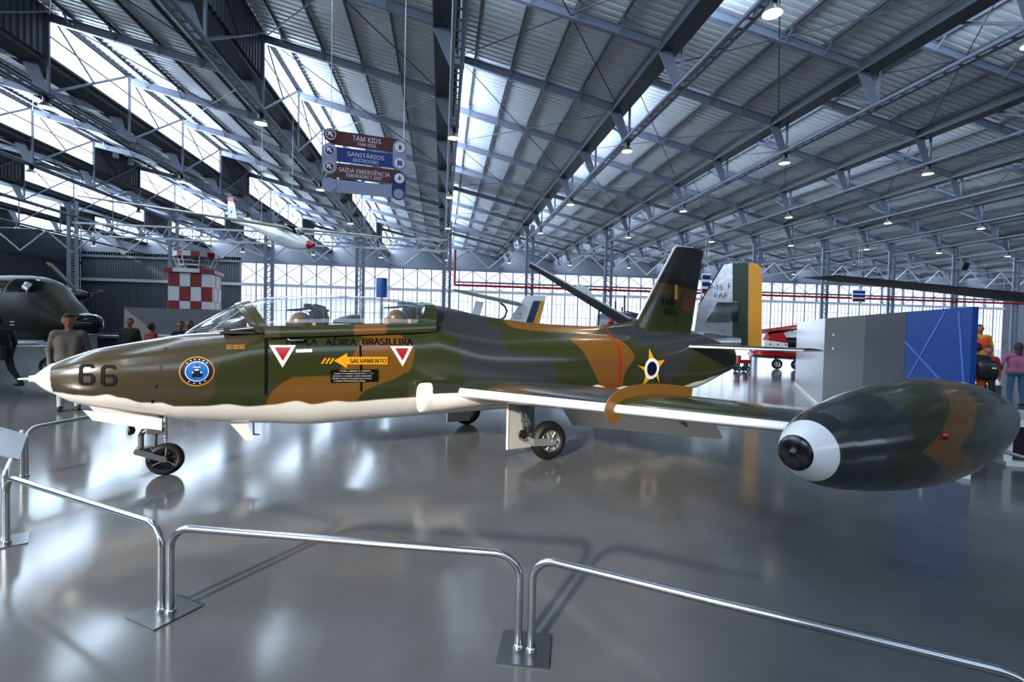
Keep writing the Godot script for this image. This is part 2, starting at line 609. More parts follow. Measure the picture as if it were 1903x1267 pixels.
func trusses() -> void:
	for k in range(K_FIRST + 1, K_LAST):
		var t := thing("truss_beam", "long steel truss with box gutter and twin bottom pipes under the clerestory", "truss", Vector3.ZERO, 0.0, "roof trusses", "structure")
		var x := line_x(k)
		var za := node_z(N_FIRST); var zb := node_z(N_LAST)
		bar("gutter", g(x - 0.42, Y_GUTTER + 0.18, za), g(x - 0.42, Y_GUTTER + 0.18, zb), 0.7, 0.34, mats["gutter_grey"], t)
		bar("gutter_lip", g(x - 0.79, Y_GUTTER + 0.08, za), g(x - 0.79, Y_GUTTER + 0.08, zb), 0.05, 0.22, mats["steel_dark"], t)
		bar("top_chord", g(x + 0.02, Y_RIDGE - 0.12, za), g(x + 0.02, Y_RIDGE - 0.12, zb), 0.14, 0.16, mats["steel_dark"], t)
		for s in [-1, 1]:
			rod("bottom_chord", g(x + 0.16 * s, Y_CHORD, za), g(x + 0.16 * s, Y_CHORD, zb), 0.07, mats["steel_blue"], t)
		if k >= -2 and k <= 3:
			var lb := Mb.new()
			for i in 90:
				lb.box(g(x, Y_CHORD, 1.0 + i * 0.5), Vector3(0.3, 0.02, 0.1))
			obj("batten_plates", lb, mats["steel_blue"], t).set_meta("kind", "stuff")
		for n in range(-4, N_LAST):
			var z := node_z(n)
			bar("post", g(x + 0.08, Y_CHORD, z), g(x + 0.08, Y_RIDGE - 0.1, z), 0.09, 0.09, mats["steel_blue"], t)
			# plate bracket from the rafter foot down to the bottom pipes
			var br := obj("knee_bracket", bracket(), mats["steel_blue"], t)
			br.position = g(x, Y_CHORD, z)
			rod("diagonal", g(x + 0.06, Y_CHORD + 0.1, z), g(x + 0.06, Y_RIDGE - 0.15, z + STEP), 0.055, mats["steel_blue"], t)
			rod("diagonal", g(x + 0.1, Y_RIDGE - 0.15, z), g(x + 0.1, (Y_RIDGE + Y_CHORD) * 0.5, z + STEP * 0.5), 0.035, mats["steel_dark"], t)

func bracket() -> ArrayMesh:
	if mats.has("bracket_mesh"): return mats["bracket_mesh"]
	var b := Mb.new()
	b.prism(PackedVector2Array([Vector2(-0.16, 0.0), Vector2(0.05, 0.0), Vector2(-0.42, 1.32), Vector2(-0.8, 1.32)]), 0.03)
	b.bar(Vector3(-0.16, 0, 0), Vector3(-0.8, 1.32, 0), 0.16, 0.02, Vector3.BACK)
	b.bar(Vector3(0.05, 0, 0), Vector3(-0.42, 1.32, 0), 0.16, 0.02, Vector3.BACK)
	b.box(Vector3(0, 0.02, 0), Vector3(0.5, 0.05, 0.3))
	mats["bracket_mesh"] = b.mesh()
	return mats["bracket_mesh"]

func clerestories() -> void:
	var num := 0
	var top := Y_RIDGE - 0.22
	var bot := Y_SILL
	for k in range(K_FIRST, K_LAST):
		var x := line_x(k)
		var n := N_FIRST
		while n < N_LAST:
			var m := n
			while m < N_LAST and glazed(m) == glazed(n): m += 1
			var za := node_z(n); var zb := node_z(m)
			if glazed(n):
				num += 1
				var w := thing("window_%d" % num, "strip of white translucent clerestory panes lit by the daylight outside", "window", Vector3.ZERO, 0.0, "clerestory window strips", "structure")
				var seen: bool = k <= 0 and node_z(m) > 6.0
				for j in (range(n, m) if seen else [n]):
					var parts := 4 if seen else 1
					var pw := STEP / parts if seen else STEP * (m - n)
					for i in parts:
						for row in 2:
							var h := (top - bot) / 2
							bar("pane", g(x, bot + h * (row + 0.5), node_z(j) + pw * i + 0.012), g(x, bot + h * (row + 0.5), node_z(j) + pw * (i + 1) - 0.012), 0.03, h - 0.03, mats["daylit_pane"], w)
				bar("sill_rail", g(x, bot, za), g(x, bot, zb), 0.12, 0.1, mats["steel_dark"], w)
				bar("mid_rail", g(x + 0.03, (bot + top) / 2, za), g(x + 0.03, (bot + top) / 2, zb), 0.05, 0.05, mats["steel_dark"], w)
				bar("head_rail", g(x, top + 0.03, za), g(x, top + 0.03, zb), 0.1, 0.1, mats["steel_dark"], w)
				for z in [za, zb]:
					bar("jamb", g(x, bot, z), g(x, top, z), 0.12, 0.12, mats["steel_blue"], w)
			else:
				var o := thing("wall_infill", "blind ribbed sheet panel between two clerestory window strips", "wall panel", Vector3.ZERO, 0.0, "blind clerestory panels", "structure")
				var s := obj("ribbed_sheet", ribbed(STEP * (m - n), top - bot + 0.2, 0.3, 0.05), mats["wall_sheet"], o)
				s.transform = Transform3D(Basis(Vector3(0, 0, -1), Vector3.UP, Vector3(1, 0, 0)), g(x, bot - 0.1, za))
			n = m

func columns_and_cross_trusses() -> void:
	var z := node_z(5)
	for k in range(K_FIRST + 1, K_LAST):
		var x := line_x(k)
		var c := thing("column", "tall laced steel column with two box legs standing on the hangar floor", "column", g(x, 0, z), 0.0, "laced steel columns", "structure")
		for s in [-1, 1]:
			bar("leg", Vector3(0.3 * s, 0, 0), Vector3(0.3 * s, Y_GUTTER, 0), 0.13, 0.26, mats["steel_blue"], c)
			obj("base_plate", _plate(0.4, 0.26, 0.03), mats["steel_dark"], c).position = Vector3(0.3 * s, 0.015, 0)
		var b := Mb.new()
		for i in 23:
			var y := 0.2 + i * 0.5
			for s in [-1, 1]:
				b.bar(Vector3(-0.28, y, 0.1 * s), Vector3(0.28, y + 0.25, 0.1 * s), 0.04, 0.04)
				b.bar(Vector3(0.28, y + 0.25, 0.1 * s), Vector3(-0.28, y + 0.5, 0.1 * s), 0.04, 0.04)
		obj("lacing", b, mats["steel_blue"], c).set_meta("kind", "stuff")
	# lattice cross beam between four of the columns
	var t := thing("lattice_beam", "grey lattice cross beam spanning between the laced columns", "beam", Vector3.ZERO, 0.0, "", "structure")
	for h in [8.85, 9.9]:
		bar("chord", g(line_x(-4), h, z), g(line_x(0), h, z), 0.2, 0.16, mats["roof_sheet"], t)
	var xx := line_x(-4)
	while xx < line_x(0) - 0.2:
		rod("lattice_bar", g(xx, 8.9, z), g(xx + 0.5, 9.85, z), 0.035, mats["roof_sheet"], t)
		rod("lattice_bar", g(xx + 0.5, 9.85, z), g(xx + 1.0, 8.9, z), 0.035, mats["roof_sheet"], t)
		xx += 1.0
	# zigzag bracing from column to column
	var wt := thing("zigzag_beam", "zigzag of pale steel tubes bracing the row of laced columns", "bracing", Vector3.ZERO, 0.0, "", "structure")
	for k in range(K_FIRST, K_LAST):
		for i in 4:
			var a := line_x(k) + i * 2.0
			if i % 2 == 0: rod("diagonal", g(a, 7.35, z), g(a + 2.0, 9.15, z), 0.06, mats["roof_sheet"], wt)
			else: rod("diagonal", g(a, 9.15, z), g(a + 2.0, 7.35, z), 0.06, mats["roof_sheet"], wt)
	rod("tie", g(line_x(K_FIRST), 9.2, z), g(line_x(K_LAST), 9.2, z), 0.05, mats["steel_blue"], wt)
	# red fire main along the column row
	var rp := thing("fire_main_pipe", "red and silver fire main running from column to column", "pipe", Vector3.ZERO)
	rod("red_run", g(line_x(0) + 0.75, 5.65, z - 0.35), g(line_x(K_LAST) - 0.4, 5.75, z - 0.35), 0.11, mats["red_paint"], rp)
	rod("silver_run", g(line_x(0) + 0.75, 5.95, z - 0.35), g(line_x(K_LAST) - 0.4, 6.05, z - 0.35), 0.09, mats["metal"], rp)
	rod("riser", g(line_x(0) + 0.75, 5.6, z - 0.35), g(line_x(0) + 0.75, 9.0, z - 0.35), 0.11, mats["red_paint"], rp)
	for k in range(0, K_LAST):
		bar("pipe_bracket", g(line_x(k) + 0.3, 5.7, z - 0.35), g(line_x(k) + 0.3, 5.7, z - 0.14), 0.1, 0.1, mats["steel_dark"], rp)

func _plate(w: float, d: float, h: float) -> Mb:
	var b := Mb.new()
	b.box(Vector3.ZERO, Vector3(w, h, d))
	return b

# ================================================================ the jet trainer
# its own frame: x aft from the nose wheel, y up, z towards its left wing tip
const JET_AT := Vector3(-3.016, 0.0, -5.931)
const JET_TURN := 0.3799
# x, bottom, top of the body, height of greatest width, half width, spine on top, half width of the spine
const FUS := [
	[-0.93, 0.955, 1.255, 1.10, 0.150, 0.0, 0.2], [-0.80, 0.868, 1.322, 1.10, 0.215, 0.0, 0.2], [-0.60, 0.800, 1.402, 1.10, 0.29, 0.0, 0.2],
	[-0.40, 0.755, 1.448, 1.10, 0.345, 0.0, 0.2], [-0.10, 0.690, 1.513, 1.09, 0.40, 0.0, 0.2], [0.20, 0.612, 1.572, 1.08, 0.44, 0.0, 0.2],
	[0.60, 0.555, 1.600, 1.08, 0.465, 0.0, 0.3], [1.00, 0.515, 1.62, 1.08, 0.48, 0.0, 0.3], [1.60, 0.462, 1.65, 1.08, 0.49, 0.0, 0.3],
	[2.20, 0.472, 1.68, 1.09, 0.495, 0.0, 0.3], [2.86, 0.475, 1.71, 1.10, 0.50, 0.0, 0.36], [2.97, 0.476, 1.72, 1.10, 0.50, 0.31, 0.36],
	[3.40, 0.478, 1.71, 1.10, 0.50, 0.262, 0.27], [3.90, 0.48, 1.69, 1.10, 0.50, 0.195, 0.24], [4.80, 0.49, 1.655, 1.10, 0.485, 0.148, 0.20],
	[5.90, 0.50, 1.635, 1.11, 0.45, 0.139, 0.16], [6.46, 0.51, 1.63, 1.11, 0.425, 0.20, 0.12], [7.00, 0.525, 1.63, 1.12, 0.395, 0.26, 0.09],
	[7.50, 0.545, 1.65, 1.13, 0.37, 0.16, 0.08], [8.00, 0.575, 1.675, 1.15, 0.34, 0.05, 0.08], [8.48, 0.62, 1.70, 1.17, 0.31, 0.0, 0.08],
	[8.90, 0.735, 1.605, 1.18, 0.28, 0.0, 0.08], [9.25, 0.855, 1.515, 1.19, 0.25, 0.0, 0.08], [9.50, 0.935, 1.45, 1.19, 0.23, 0.0, 0.08]]
const BOXY := 0.86
var jet: Node3D
var paint := {}

func fus_at(x: float) -> Array:
	x = clampf(x, FUS[0][0], FUS[-1][0])
	var i := 0
	while i < FUS.size() - 2 and FUS[i + 1][0] < x: i += 1
	var a: Array = FUS[i]; var b: Array = FUS[i + 1]
	var p: Array = FUS[maxi(i - 1, 0)]; var q: Array = FUS[mini(i + 2, FUS.size() - 1)]
	var h: float = b[0] - a[0]
	var t: float = (x - a[0]) / h
	var out := [x]
	for c in range(1, 7):
		# cubic through the stations with limited slopes
		var d0: float = (b[c] - a[c]) / h
		var ma: float = d0 if i == 0 else _slope((a[c] - p[c]) / (a[0] - p[0]), d0)
		var mb_: float = d0 if i + 2 >= FUS.size() else _slope(d0, (q[c] - b[c]) / (q[0] - b[0]))
		var t2 := t * t; var t3 := t2 * t
		out.append((2 * t3 - 3 * t2 + 1) * a[c] + (t3 - 2 * t2 + t) * h * ma + (-2 * t3 + 3 * t2) * b[c] + (t3 - t2) * h * mb_)
	return out

func _slope(a: float, b: float) -> float:
	if a * b <= 0: return 0.0
	return 2.0 * a * b / (a + b)

# a point of the skin: angle 0 below, PI/2 on the left side, PI on top
func skin(s: Array, ang: float) -> Vector3:
	var c := cos(ang); var sn := sin(ang)
	var bx := BOXY if c >= 0 else upper_boxy(s[0])
	var z: float = s[4] * signf(sn) * pow(absf(sn), bx)
	var y: float
	if c >= 0: y = s[3] - (s[3] - s[1]) * pow(c, BOXY)
	else: y = s[3] + (s[2] - s[3]) * pow(-c, bx) + s[5] * exp(-pow(z / s[6], 2.0) * 1.6) * smoothstep(0.0, 0.35, -c)
	return Vector3(s[0], y, z)

# half width of the skin at a station and a height
func skin_z(x: float, y: float) -> float:
	var s := fus_at(x)
	var h: float = s[3] - s[1] if y < s[3] else s[2] - s[3]
	var t := absf(y - s[3]) / h
	if t >= 0.985: t = 0.985
	var bx := BOXY if y < s[3] else upper_boxy(x)
	return s[4] * pow(maxf(1.0 - pow(t, 2.0 / bx), 0.0), bx / 2.0)

# the flanks stand steeper beside the cockpit
func upper_boxy(x: float) -> float:
	if x < 2.0: return lerpf(BOXY, 0.46, smoothstep(0.1, 1.0, x))
	return lerpf(0.46, 0.80, smoothstep(2.9, 3.9, x))

# corner-cutting that turns a rough outline into a sprayed one
func rounded(p: PackedVector2Array, times := 2) -> PackedVector2Array:
	for k in times:
		var o := PackedVector2Array()
		for i in p.size():
			var a := p[i]; var b := p[(i + 1) % p.size()]
			o.append(a.lerp(b, 0.25)); o.append(a.lerp(b, 0.75))
		p = o
	return p

# a mark read off the photograph, laid on the left flank: (x aft, height)
func mark(u: float, v: float) -> Vector2:
	var d := look(u, v)
	var b := Basis(Vector3.UP, JET_TURN)
	var o := b.inverse() * (Vector3(0, EYE, 0) - JET_AT)
	d = b.inverse() * d
	var z := 0.45
	var p := Vector3.ZERO
	for i in 12:
		p = o + d * ((z - o.z) / d.z)
		z = lerpf(z, skin_z(p.x, p.y), 0.7)
	return Vector2(p.x, p.y)

func marks(px: Array) -> PackedVector2Array:
	var out := PackedVector2Array()
	for q in px: out.append(mark(q[0], q[1]))
	return out

func on_skin(p: Vector2, lift := 0.004) -> Vector3:
	return Vector3(p.x, p.y, skin_z(p.x, p.y) + lift)

# a painted patch that follows the skin
func patch(called: String, poly: PackedVector2Array, m: Material, parent: Node, lift := 0.004, cell := 0.05) -> void:
	var b := Mb.new()
	if Geometry2D.is_polygon_clockwise(poly): poly.reverse()
	var f := Geometry2D.triangulate_polygon(poly)
	for i in range(0, f.size(), 3):
		var q := [poly[f[i]], poly[f[i + 1]], poly[f[i + 2]]]
		if (q[1] - q[0]).cross(q[2] - q[0]) < 0: q = [q[0], q[2], q[1]]
		_split(b, q[0], q[1], q[2], lift, cell, 0)
	if b.v.size(): obj(called, b, m, parent)

func _split(b: Mb, p: Vector2, q: Vector2, r: Vector2, lift: float, cell: float, depth: int) -> void:
	var a := p.distance_to(q); var c := q.distance_to(r); var e := r.distance_to(p)
	var l := maxf(a, maxf(c, e))
	if l < cell or depth > 9:
		b.tri(on_skin(p, lift), on_skin(q, lift), on_skin(r, lift))
		return
	if l == a:
		var m := (p + q) / 2
		_split(b, p, m, r, lift, cell, depth + 1); _split(b, m, q, r, lift, cell, depth + 1)
	elif l == c:
		var m := (q + r) / 2
		_split(b, p, q, m, lift, cell, depth + 1); _split(b, p, m, r, lift, cell, depth + 1)
	else:
		var m := (r + p) / 2
		_split(b, p, q, m, lift, cell, depth + 1); _split(b, m, q, r, lift, cell, depth + 1)

func text_points(s: String) -> Array:
	var t := TextMesh.new()
	t.text = s
	t.font = font
	t.font_size = 64
	t.pixel_size = 0.01
	t.depth = 0.0
	t.curve_step = 2.0
	var arr := t.get_mesh_arrays()
	var v: PackedVector3Array = arr[Mesh.ARRAY_VERTEX]
	var lo := Vector2(1e9, 1e9); var hi := Vector2(-1e9, -1e9)
	for p in v:
		lo = lo.min(Vector2(p.x, p.y)); hi = hi.max(Vector2(p.x, p.y))
	return [v, arr[Mesh.ARRAY_INDEX], lo, hi]

# lettering on the skin between two baseline marks, of a given height
func lettering(called: String, s: String, a: Vector2, b_: Vector2, height: float, m: Material, parent: Node, bold := 0.0) -> void:
	var tp := text_points(s)
	var v: PackedVector3Array = tp[0]
	var id: PackedInt32Array = tp[1]
	var lo: Vector2 = tp[2]; var hi: Vector2 = tp[3]
	var dir := (b_ - a)
	var up := Vector2(-dir.y, dir.x).normalized() * height
	var b := Mb.new()
	for pass_ in (2 if bold > 0.0 else 1):
		for i in range(0, id.size(), 3):
			var q := []
			for k in 3:
				var p := v[id[i + k]]
				var f := Vector2((p.x - lo.x) / (hi.x - lo.x), (p.y - lo.y) / (hi.y - lo.y))
				q.append(a + dir * f.x + up * f.y + Vector2(bold * pass_, 0))
			if (q[1] - q[0]).cross(q[2] - q[0]) < 0: q = [q[0], q[2], q[1]]
			b.tri(on_skin(q[0], 0.006 + 0.001 * pass_), on_skin(q[1], 0.006 + 0.001 * pass_), on_skin(q[2], 0.006 + 0.001 * pass_))
	obj(called, b, m, parent)

# lettering on a flat face: transform puts x right, y up, z out
func flat_text(called: String, s: String, t: Transform3D, width: float, height: float, m: Material, parent: Node) -> MeshInstance3D:
	var tp := text_points(s)
	var v: PackedVector3Array = tp[0]
	var id: PackedInt32Array = tp[1]
	var lo: Vector2 = tp[2]; var hi: Vector2 = tp[3]
	var b := Mb.new()
	for i in range(0, id.size(), 3):
		var q := []
		for k in 3:
			var p := v[id[i + k]]
			q.append(Vector2(((p.x - lo.x) / (hi.x - lo.x) - 0.5) * width, ((p.y - lo.y) / (hi.y - lo.y) - 0.5) * height))
		if (q[1] - q[0]).cross(q[2] - q[0]) < 0: q = [q[0], q[2], q[1]]
		b.tri(t * Vector3(q[0].x, q[0].y, 0), t * Vector3(q[1].x, q[1].y, 0), t * Vector3(q[2].x, q[2].y, 0))
	return obj(called, b, m, parent)

func gloss(key: String, c: Color, rough := 0.22) -> StandardMaterial3D:
	var m := mat(key, c, rough)
	m.clearcoat_enabled = true
	m.clearcoat = 0.3
	m.clearcoat_roughness = 0.08
	return m

const C_GREEN := Color(0.160, 0.178, 0.062)
const C_BROWN := Color(0.385, 0.255, 0.07)
const C_GREY := Color(0.165, 0.178, 0.185)
const C_NOSE := Color(0.215, 0.196, 0.135)
const C_WHITE := Color(0.87, 0.855, 0.835)

func texture_of(w: int, h: int, f: Callable) -> ImageTexture:
	var im := Image.create(w, h, false, Image.FORMAT_RGB8)
	for i in w:
		for j in h:
			im.set_pixel(i, j, f.call(i, j))
	return ImageTexture.create_from_image(im)

func trainer() -> void:
	jet = thing("jet_trainer", "camouflaged two-seat jet trainer with white belly and fat wing-tip tanks", "airplane", JET_AT, JET_TURN)
	jet_fuselage()
	jet_markings()
	jet_cockpit()
	jet_wings()
	jet_tail()
	jet_gear()

func jet_fuselage() -> void:
	# camouflage patches as they lie on the flank
	var grey_nose := marks([[60, 640], [80, 760], [397, 756], [400, 696], [418, 661], [465, 638], [500, 617], [505, 590], [330, 590]])
	var brown1 := marks([[488, 765], [494, 750], [500.5, 733], [519.5, 714], [546, 701], [578, 696.5], [613, 696], [654, 663], [666, 643], [673, 624], [677.5, 598], [736, 598], [739, 620.5], [769, 641], [771, 663], [761, 685], [741, 703], [701, 715], [669.5, 729.5], [655, 765]])
	var grey_mid := marks([[812, 560], [905, 582], [910, 600], [928, 613], [936, 640], [950, 655], [1030, 664], [1034, 690], [1035, 725], [880, 722], [858, 700], [853, 650], [845, 622], [812, 617]])
	var brown_spine := PackedVector2Array([Vector2(4.02, 2.2), Vector2(5.95, 2.2), Vector2(6.2, 1.70), Vector2(5.6, 1.64), Vector2(4.5, 1.685), Vector2(4.2, 1.74)])
	var brown2 := marks([[1060, 626], [1057, 632], [1080, 648], [1096, 675], [1106, 697], [1118, 726], [1155, 726], [1158, 700], [1168, 681], [1181, 665], [1175, 652], [1145, 627], [1110, 619]])
	var grey_tail := marks([[1128, 608], [1180, 598], [1289, 606], [1352, 640], [1350, 655], [1296, 650], [1270, 690], [1240, 715], [1225, 700], [1232, 660], [1200, 640], [1150, 632]])
	var belly := marks([[92, 700], [99, 728], [145, 734], [170.5, 736], [199, 733], [226, 739], [265, 748], [297, 748], [328, 755], [388, 754], [418, 751], [465, 755], [506, 752], [550, 745], [582, 751], [623, 745], [653, 746.6], [727, 740.6], [768, 738]])
	var edge := PackedVector2Array()
	for p in belly: edge.append(p)
	edge.append_array(PackedVector2Array([Vector2(3.3, 0.86), Vector2(4.2, 0.82), Vector2(5.2, 0.78), Vector2(5.5, 0.74), Vector2(5.75, 0.83), Vector2(6.1, 0.74), Vector2(6.4, 0.78), Vector2(6.8, 0.70), Vector2(7.3, 0.76), Vector2(7.9, 0.70), Vector2(8.4, 0.78), Vector2(8.9, 0.86), Vector2(9.3, 0.93), Vector2(9.6, 0.95)]))
	var patches := [[grey_nose, C_NOSE], [grey_mid, C_GREY], [brown1, C_BROWN], [brown_spine, C_BROWN], [brown2, C_BROWN], [grey_tail, C_GREY]]
	var boxes := []
	for p in patches: p[0] = rounded(p[0])
	for p in patches:
		var r := Rect2(p[0][0], Vector2.ZERO)
		for q in p[0]: r = r.expand(q)
		boxes.append(r)
	var w := 1536; var h := 512
	var im := Image.create(w, h, false, Image.FORMAT_RGB8)
	var x0: float = FUS[0][0]; var x1: float = FUS[-1][0]
	var ei := 0
	for i in w:
		var x := x0 + (x1 - x0) * i / (w - 1)
		var s := fus_at(x)
		while ei < edge.size() - 2 and edge[ei + 1].x < x: ei += 1
		var et := clampf((x - edge[ei].x) / maxf(edge[ei + 1].x - edge[ei].x, 1e-4), 0, 1)
		var ey := lerpf(edge[ei].y, edge[ei + 1].y, et * et * (3 - 2 * et))
		for j in h / 2 + 1:
			var p3 := skin(s, PI * 2.0 * j / h)
			var p := Vector2(x, p3.y)
			var c := C_GREEN
			for k in patches.size():
				if boxes[k].has_point(p) and Geometry2D.is_point_in_polygon(p, patches[k][0]): c = patches[k][1]
			var f := smoothstep(ey + 0.012, ey - 0.012, p3.y)
			if f > 0: c = c.lerp(C_WHITE, f)
			im.set_pixel(i, j, c)
			if j > 0: im.set_pixel(i, h - j, c)
	var m := gloss("camouflage_paint", Color.WHITE)
	m.albedo_texture = ImageTexture.create_from_image(im)
	m.texture_repeat = false
	var rows := []
	var uvs := []
	var ns := 150
	for i in ns + 1:
		var x := x0 + (x1 - x0) * i / ns
		var s := fus_at(x)
		var row := PackedVector3Array(); var ur := PackedVector2Array()
		for j in 73:
			row.append(skin(s, TAU * j / 72))
			ur.append(Vector2((float(i) / ns * (w - 1) + 0.5) / w, (float(j) / 72 * (h - 1) + 0.5) / h))
		rows.append(row); uvs.append(ur)
	var b := Mb.new()
	b.grid(rows, true, true, uvs)
	var fus := obj("fuselage", b, m, jet)
	# jet pipe
	b = Mb.new()
	var e := fus_at(9.5)
	var rim := PackedVector3Array(); var inner := PackedVector3Array(); var deep := PackedVector3Array()
	for j in 49:
		var p := skin(e, TAU * j / 48)
		rim.append(p)
		inner.append(Vector3(9.51, lerpf(p.y, 1.19, 0.08), p.z * 0.92))
		deep.append(Vector3(9.0, lerpf(p.y, 1.19, 0.3), p.z * 0.7))
	b.grid([rim, inner, deep], true, true)
	for j in 48: b.tri(Vector3(9.0, 1.19, 0), deep[j], deep[j + 1])
	obj("jet_pipe", b, mat("scorched_metal", Color(0.09, 0.085, 0.085), 0.5, 0.7), jet)
	# nose cone and probe
	b = Mb.new()
	var ax := Basis(Vector3(0, 0, 1), Vector3(0, 1, 0), Vector3(-1, 0, 0))
	var prof := []
	for q in [[0.155, 0.0], [0.15, 0.02], [0.128, 0.05], [0.09, 0.095], [0.055, 0.13], [0.035, 0.15], [0.033, 0.17], [0.03, 0.19], [0.0, 0.195]]: prof.append(Vector2(q[0], q[1]))
	b.lathe(prof, 32, Vector3(-0.925, 1.105, 0), ax)
	obj("nose_cone", b, gloss("white_gloss", C_WHITE), jet)
	b = Mb.new()
	b.tube([Vector3(-1.11, 1.105, 0), Vector3(-1.2, 1.104, 0)], [0.012, 0.009], 8)
	obj("pitot_probe", b, mats["white_gloss"], jet)
	# panel seams: real dark joints laid in the skin
	for q in [[[322, 640], [297, 745]], [[300, 626], [330, 618]]]:
		pass
	# small catches of the nose doors
	for q in [[306, 649], [298, 683], [290, 718], [283, 746]]:
		var c := mark(q[0], q[1])
		patch("door_catch", PackedVector2Array([c + Vector2(-0.012, -0.02), c + Vector2(0.006, -0.02), c + Vector2(0.016, 0.02), c + Vector2(-0.002, 0.02)]), mats["black"], fus)
	# aerials under the belly
	b = Mb.new()
	b.prism(PackedVector2Array([Vector2(0.62, 0.545), Vector2(0.80, 0.53), Vector2(0.86, 0.335), Vector2(0.78, 0.335)]), 0.018, Transform3D(Basis.IDENTITY, Vector3(0, 0, 0.12)))
	obj("blade_aerial", b, mats["white_gloss"], jet)
	b = Mb.new()
	b.prism(PackedVector2Array([Vector2(0.85, 0.53), Vector2(0.87, 0.53), Vector2(0.875, 0.40), Vector2(0.93, 0.385), Vector2(0.93, 0.372), Vector2(0.855, 0.38)]), 0.014, Transform3D(Basis.IDENTITY, Vector3(0, 0, 0.06)))
	obj("hook_aerial", b, mats["metal"], jet)

func ring_poly(c: Vector2, rx: float, ry: float, n := 40) -> PackedVector2Array:
	var out := PackedVector2Array()
	for i in n: out.append(c + Vector2(cos(TAU * i / n) * rx, sin(TAU * i / n) * ry))
	return out

func jet_markings() -> void:
	var blk := mat("marking_black", Color(0.012, 0.012, 0.012), 0.65, 0.0, 0.25)
	var yel := gloss("marking_yellow", Color(0.80, 0.56, 0.06), 0.3)
	var red := gloss("marking_red", Color(0.58, 0.06, 0.04), 0.3)
	var wht := gloss("marking_white", Color(0.85, 0.84, 0.82), 0.3)
	var navy := gloss("marking_navy", Color(0.03, 0.05, 0.14), 0.3)
	var holder := jet
	# number 66 in block figures
	for q in [[146, 680], [187, 682]]:
		var p := marks([[q[0], q[1] + 36], [q[0] + 30, q[1] + 36]])
		six(p[0], p[1].x - p[0].x, 0.215, blk)
	# title
	var a := mark(531, 643); var c := mark(588, 643)
	lettering("title_lettering", "FORÇA", a, c, 0.085, blk, holder, 0.009)
	a = mark(604, 641); c = mark(661, 641)
	lettering("title_lettering", "AÉREA", a, c, 0.098, blk, holder, 0.009)
	a = mark(673, 640); c = mark(766, 641)
	lettering("title_lettering", "BRASILEIRA", a, c, 0.08, blk, holder, 0.009)
	# black walkway bars
	patch("black_bar", marks([[491, 626], [497, 626], [497, 733], [491, 733]]), blk, holder)
	patch("black_bar", marks([[667, 641], [671, 641], [673, 727], [669, 727]]), blk, holder)
	# warning triangles
	for q in [[500, 641, 550, 641, 525, 683], [725, 643, 767, 643, 748, 681]]:
		var t := marks([[q[0], q[1]], [q[2], q[3]], [q[4], q[5]]])
		patch("warning_triangle", t, wht, holder, 0.005)
		var mid := (t[0] + t[1] + t[2]) / 3
		var sm := PackedVector2Array()
		for p in t: sm.append(mid + (p - mid) * 0.6 + Vector2(0, 0.008))
		patch("warning_triangle_field", sm, red, holder, 0.007)
		for i in 2:
			var l := 0.05 - i * 0.012
			lettering("warning_lettering", ["PERIGO", "CUIDADO"][i], mid + Vector2(-l, 0.038 - i * 0.035), mid + Vector2(l, 0.038 - i * 0.035), 0.018, wht, holder)
	# rescue arrow
	patch("rescue_arrow", marks([[620, 670], [645, 656], [645, 663], [720, 663], [720, 677], [645, 677], [645, 684]]), yel, holder, 0.005)
	a = mark(650, 674.5); c = mark(717, 674)
	lettering("rescue_lettering", "SALVAMENTO", a, c, 0.052, blk, holder, 0.003)
	for i in 3:
		patch("rescue_stripe", marks([[596 + i * 7.5, 676], [600 + i * 7.5, 676], [607 + i * 7.5, 665], [603 + i * 7.5, 665]]), yel, holder, 0.005)
	patch("handle_plate", marks([[550, 649], [580, 648], [580, 654], [550, 655]]), wht, holder, 0.005)
	# instruction placard
	patch("placard", marks([[614, 687], [703, 686], [703, 709], [614, 711.5]]), blk, holder, 0.006)
	var line := 0
	for s in ["PARA ABRIR A CABINE", "PUXE A ALAVANCA PARA FORA E GIRE", "AFASTE A CABINE COM CUIDADO", "RETIRE A TRAVA E OS CINTOS DOS PILOTOS", "E AFASTE OS PILOTOS DA CABINE"]:
		var l0: float = [632, 621, 618, 618, 621][line]
		var l1: float = [690, 694, 690, 690, 678][line]
		lettering("placard_lettering", s, mark(l0, 690.5 + 4.6 * line), mark(l1, 690.2 + 4.6 * line), 0.014, wht, holder)
		line += 1
	for i in 2:
		lettering("notice_lettering", ["NÃO EMPURRE", "NAO EMPURRE"][i], mark(421, 643.5 + i * 5), mark(455, 643.5 + i * 5), 0.024, yel, holder)
	# squadron badge
	var bc := mark(366, 690)
	var br := mark(399, 690).x - bc.x
	patch("badge_rim", ring_poly(bc, br, br * 0.98), gloss("badge_gold", Color(0.62, 0.45, 0.12), 0.3), holder, 0.004, 0.03)
	patch("badge_ring", ring_poly(bc, br * 0.91, br * 0.89), navy, holder, 0.0055, 0.03)
	patch("badge_inner_rim", ring_poly(bc, br * 0.67, br * 0.66), wht, holder, 0.007, 0.03)
	patch("badge_field", ring_poly(bc, br * 0.62, br * 0.61), gloss("badge_blue", Color(0.06, 0.36, 0.66), 0.3), holder, 0.0085, 0.03)
	var q2 := func(pts: Array) -> PackedVector2Array:
		var o := PackedVector2Array()
		for p in pts: o.append(bc + Vector2(p[0], p[1]) * br)
		return o
	patch("badge_tower", q2.call([[-0.26, -0.38], [0.28, -0.38], [0.32, -0.02], [0.16, 0.06], [0.12, 0.2], [-0.14, 0.2], [-0.18, 0.06], [-0.32, -0.02]]), navy, holder, 0.010, 0.03)
	patch("badge_mast", q2.call([[-0.05, 0.28], [0.05, 0.28], [0.03, 0.5], [-0.03, 0.5]]), navy, holder, 0.010, 0.03)
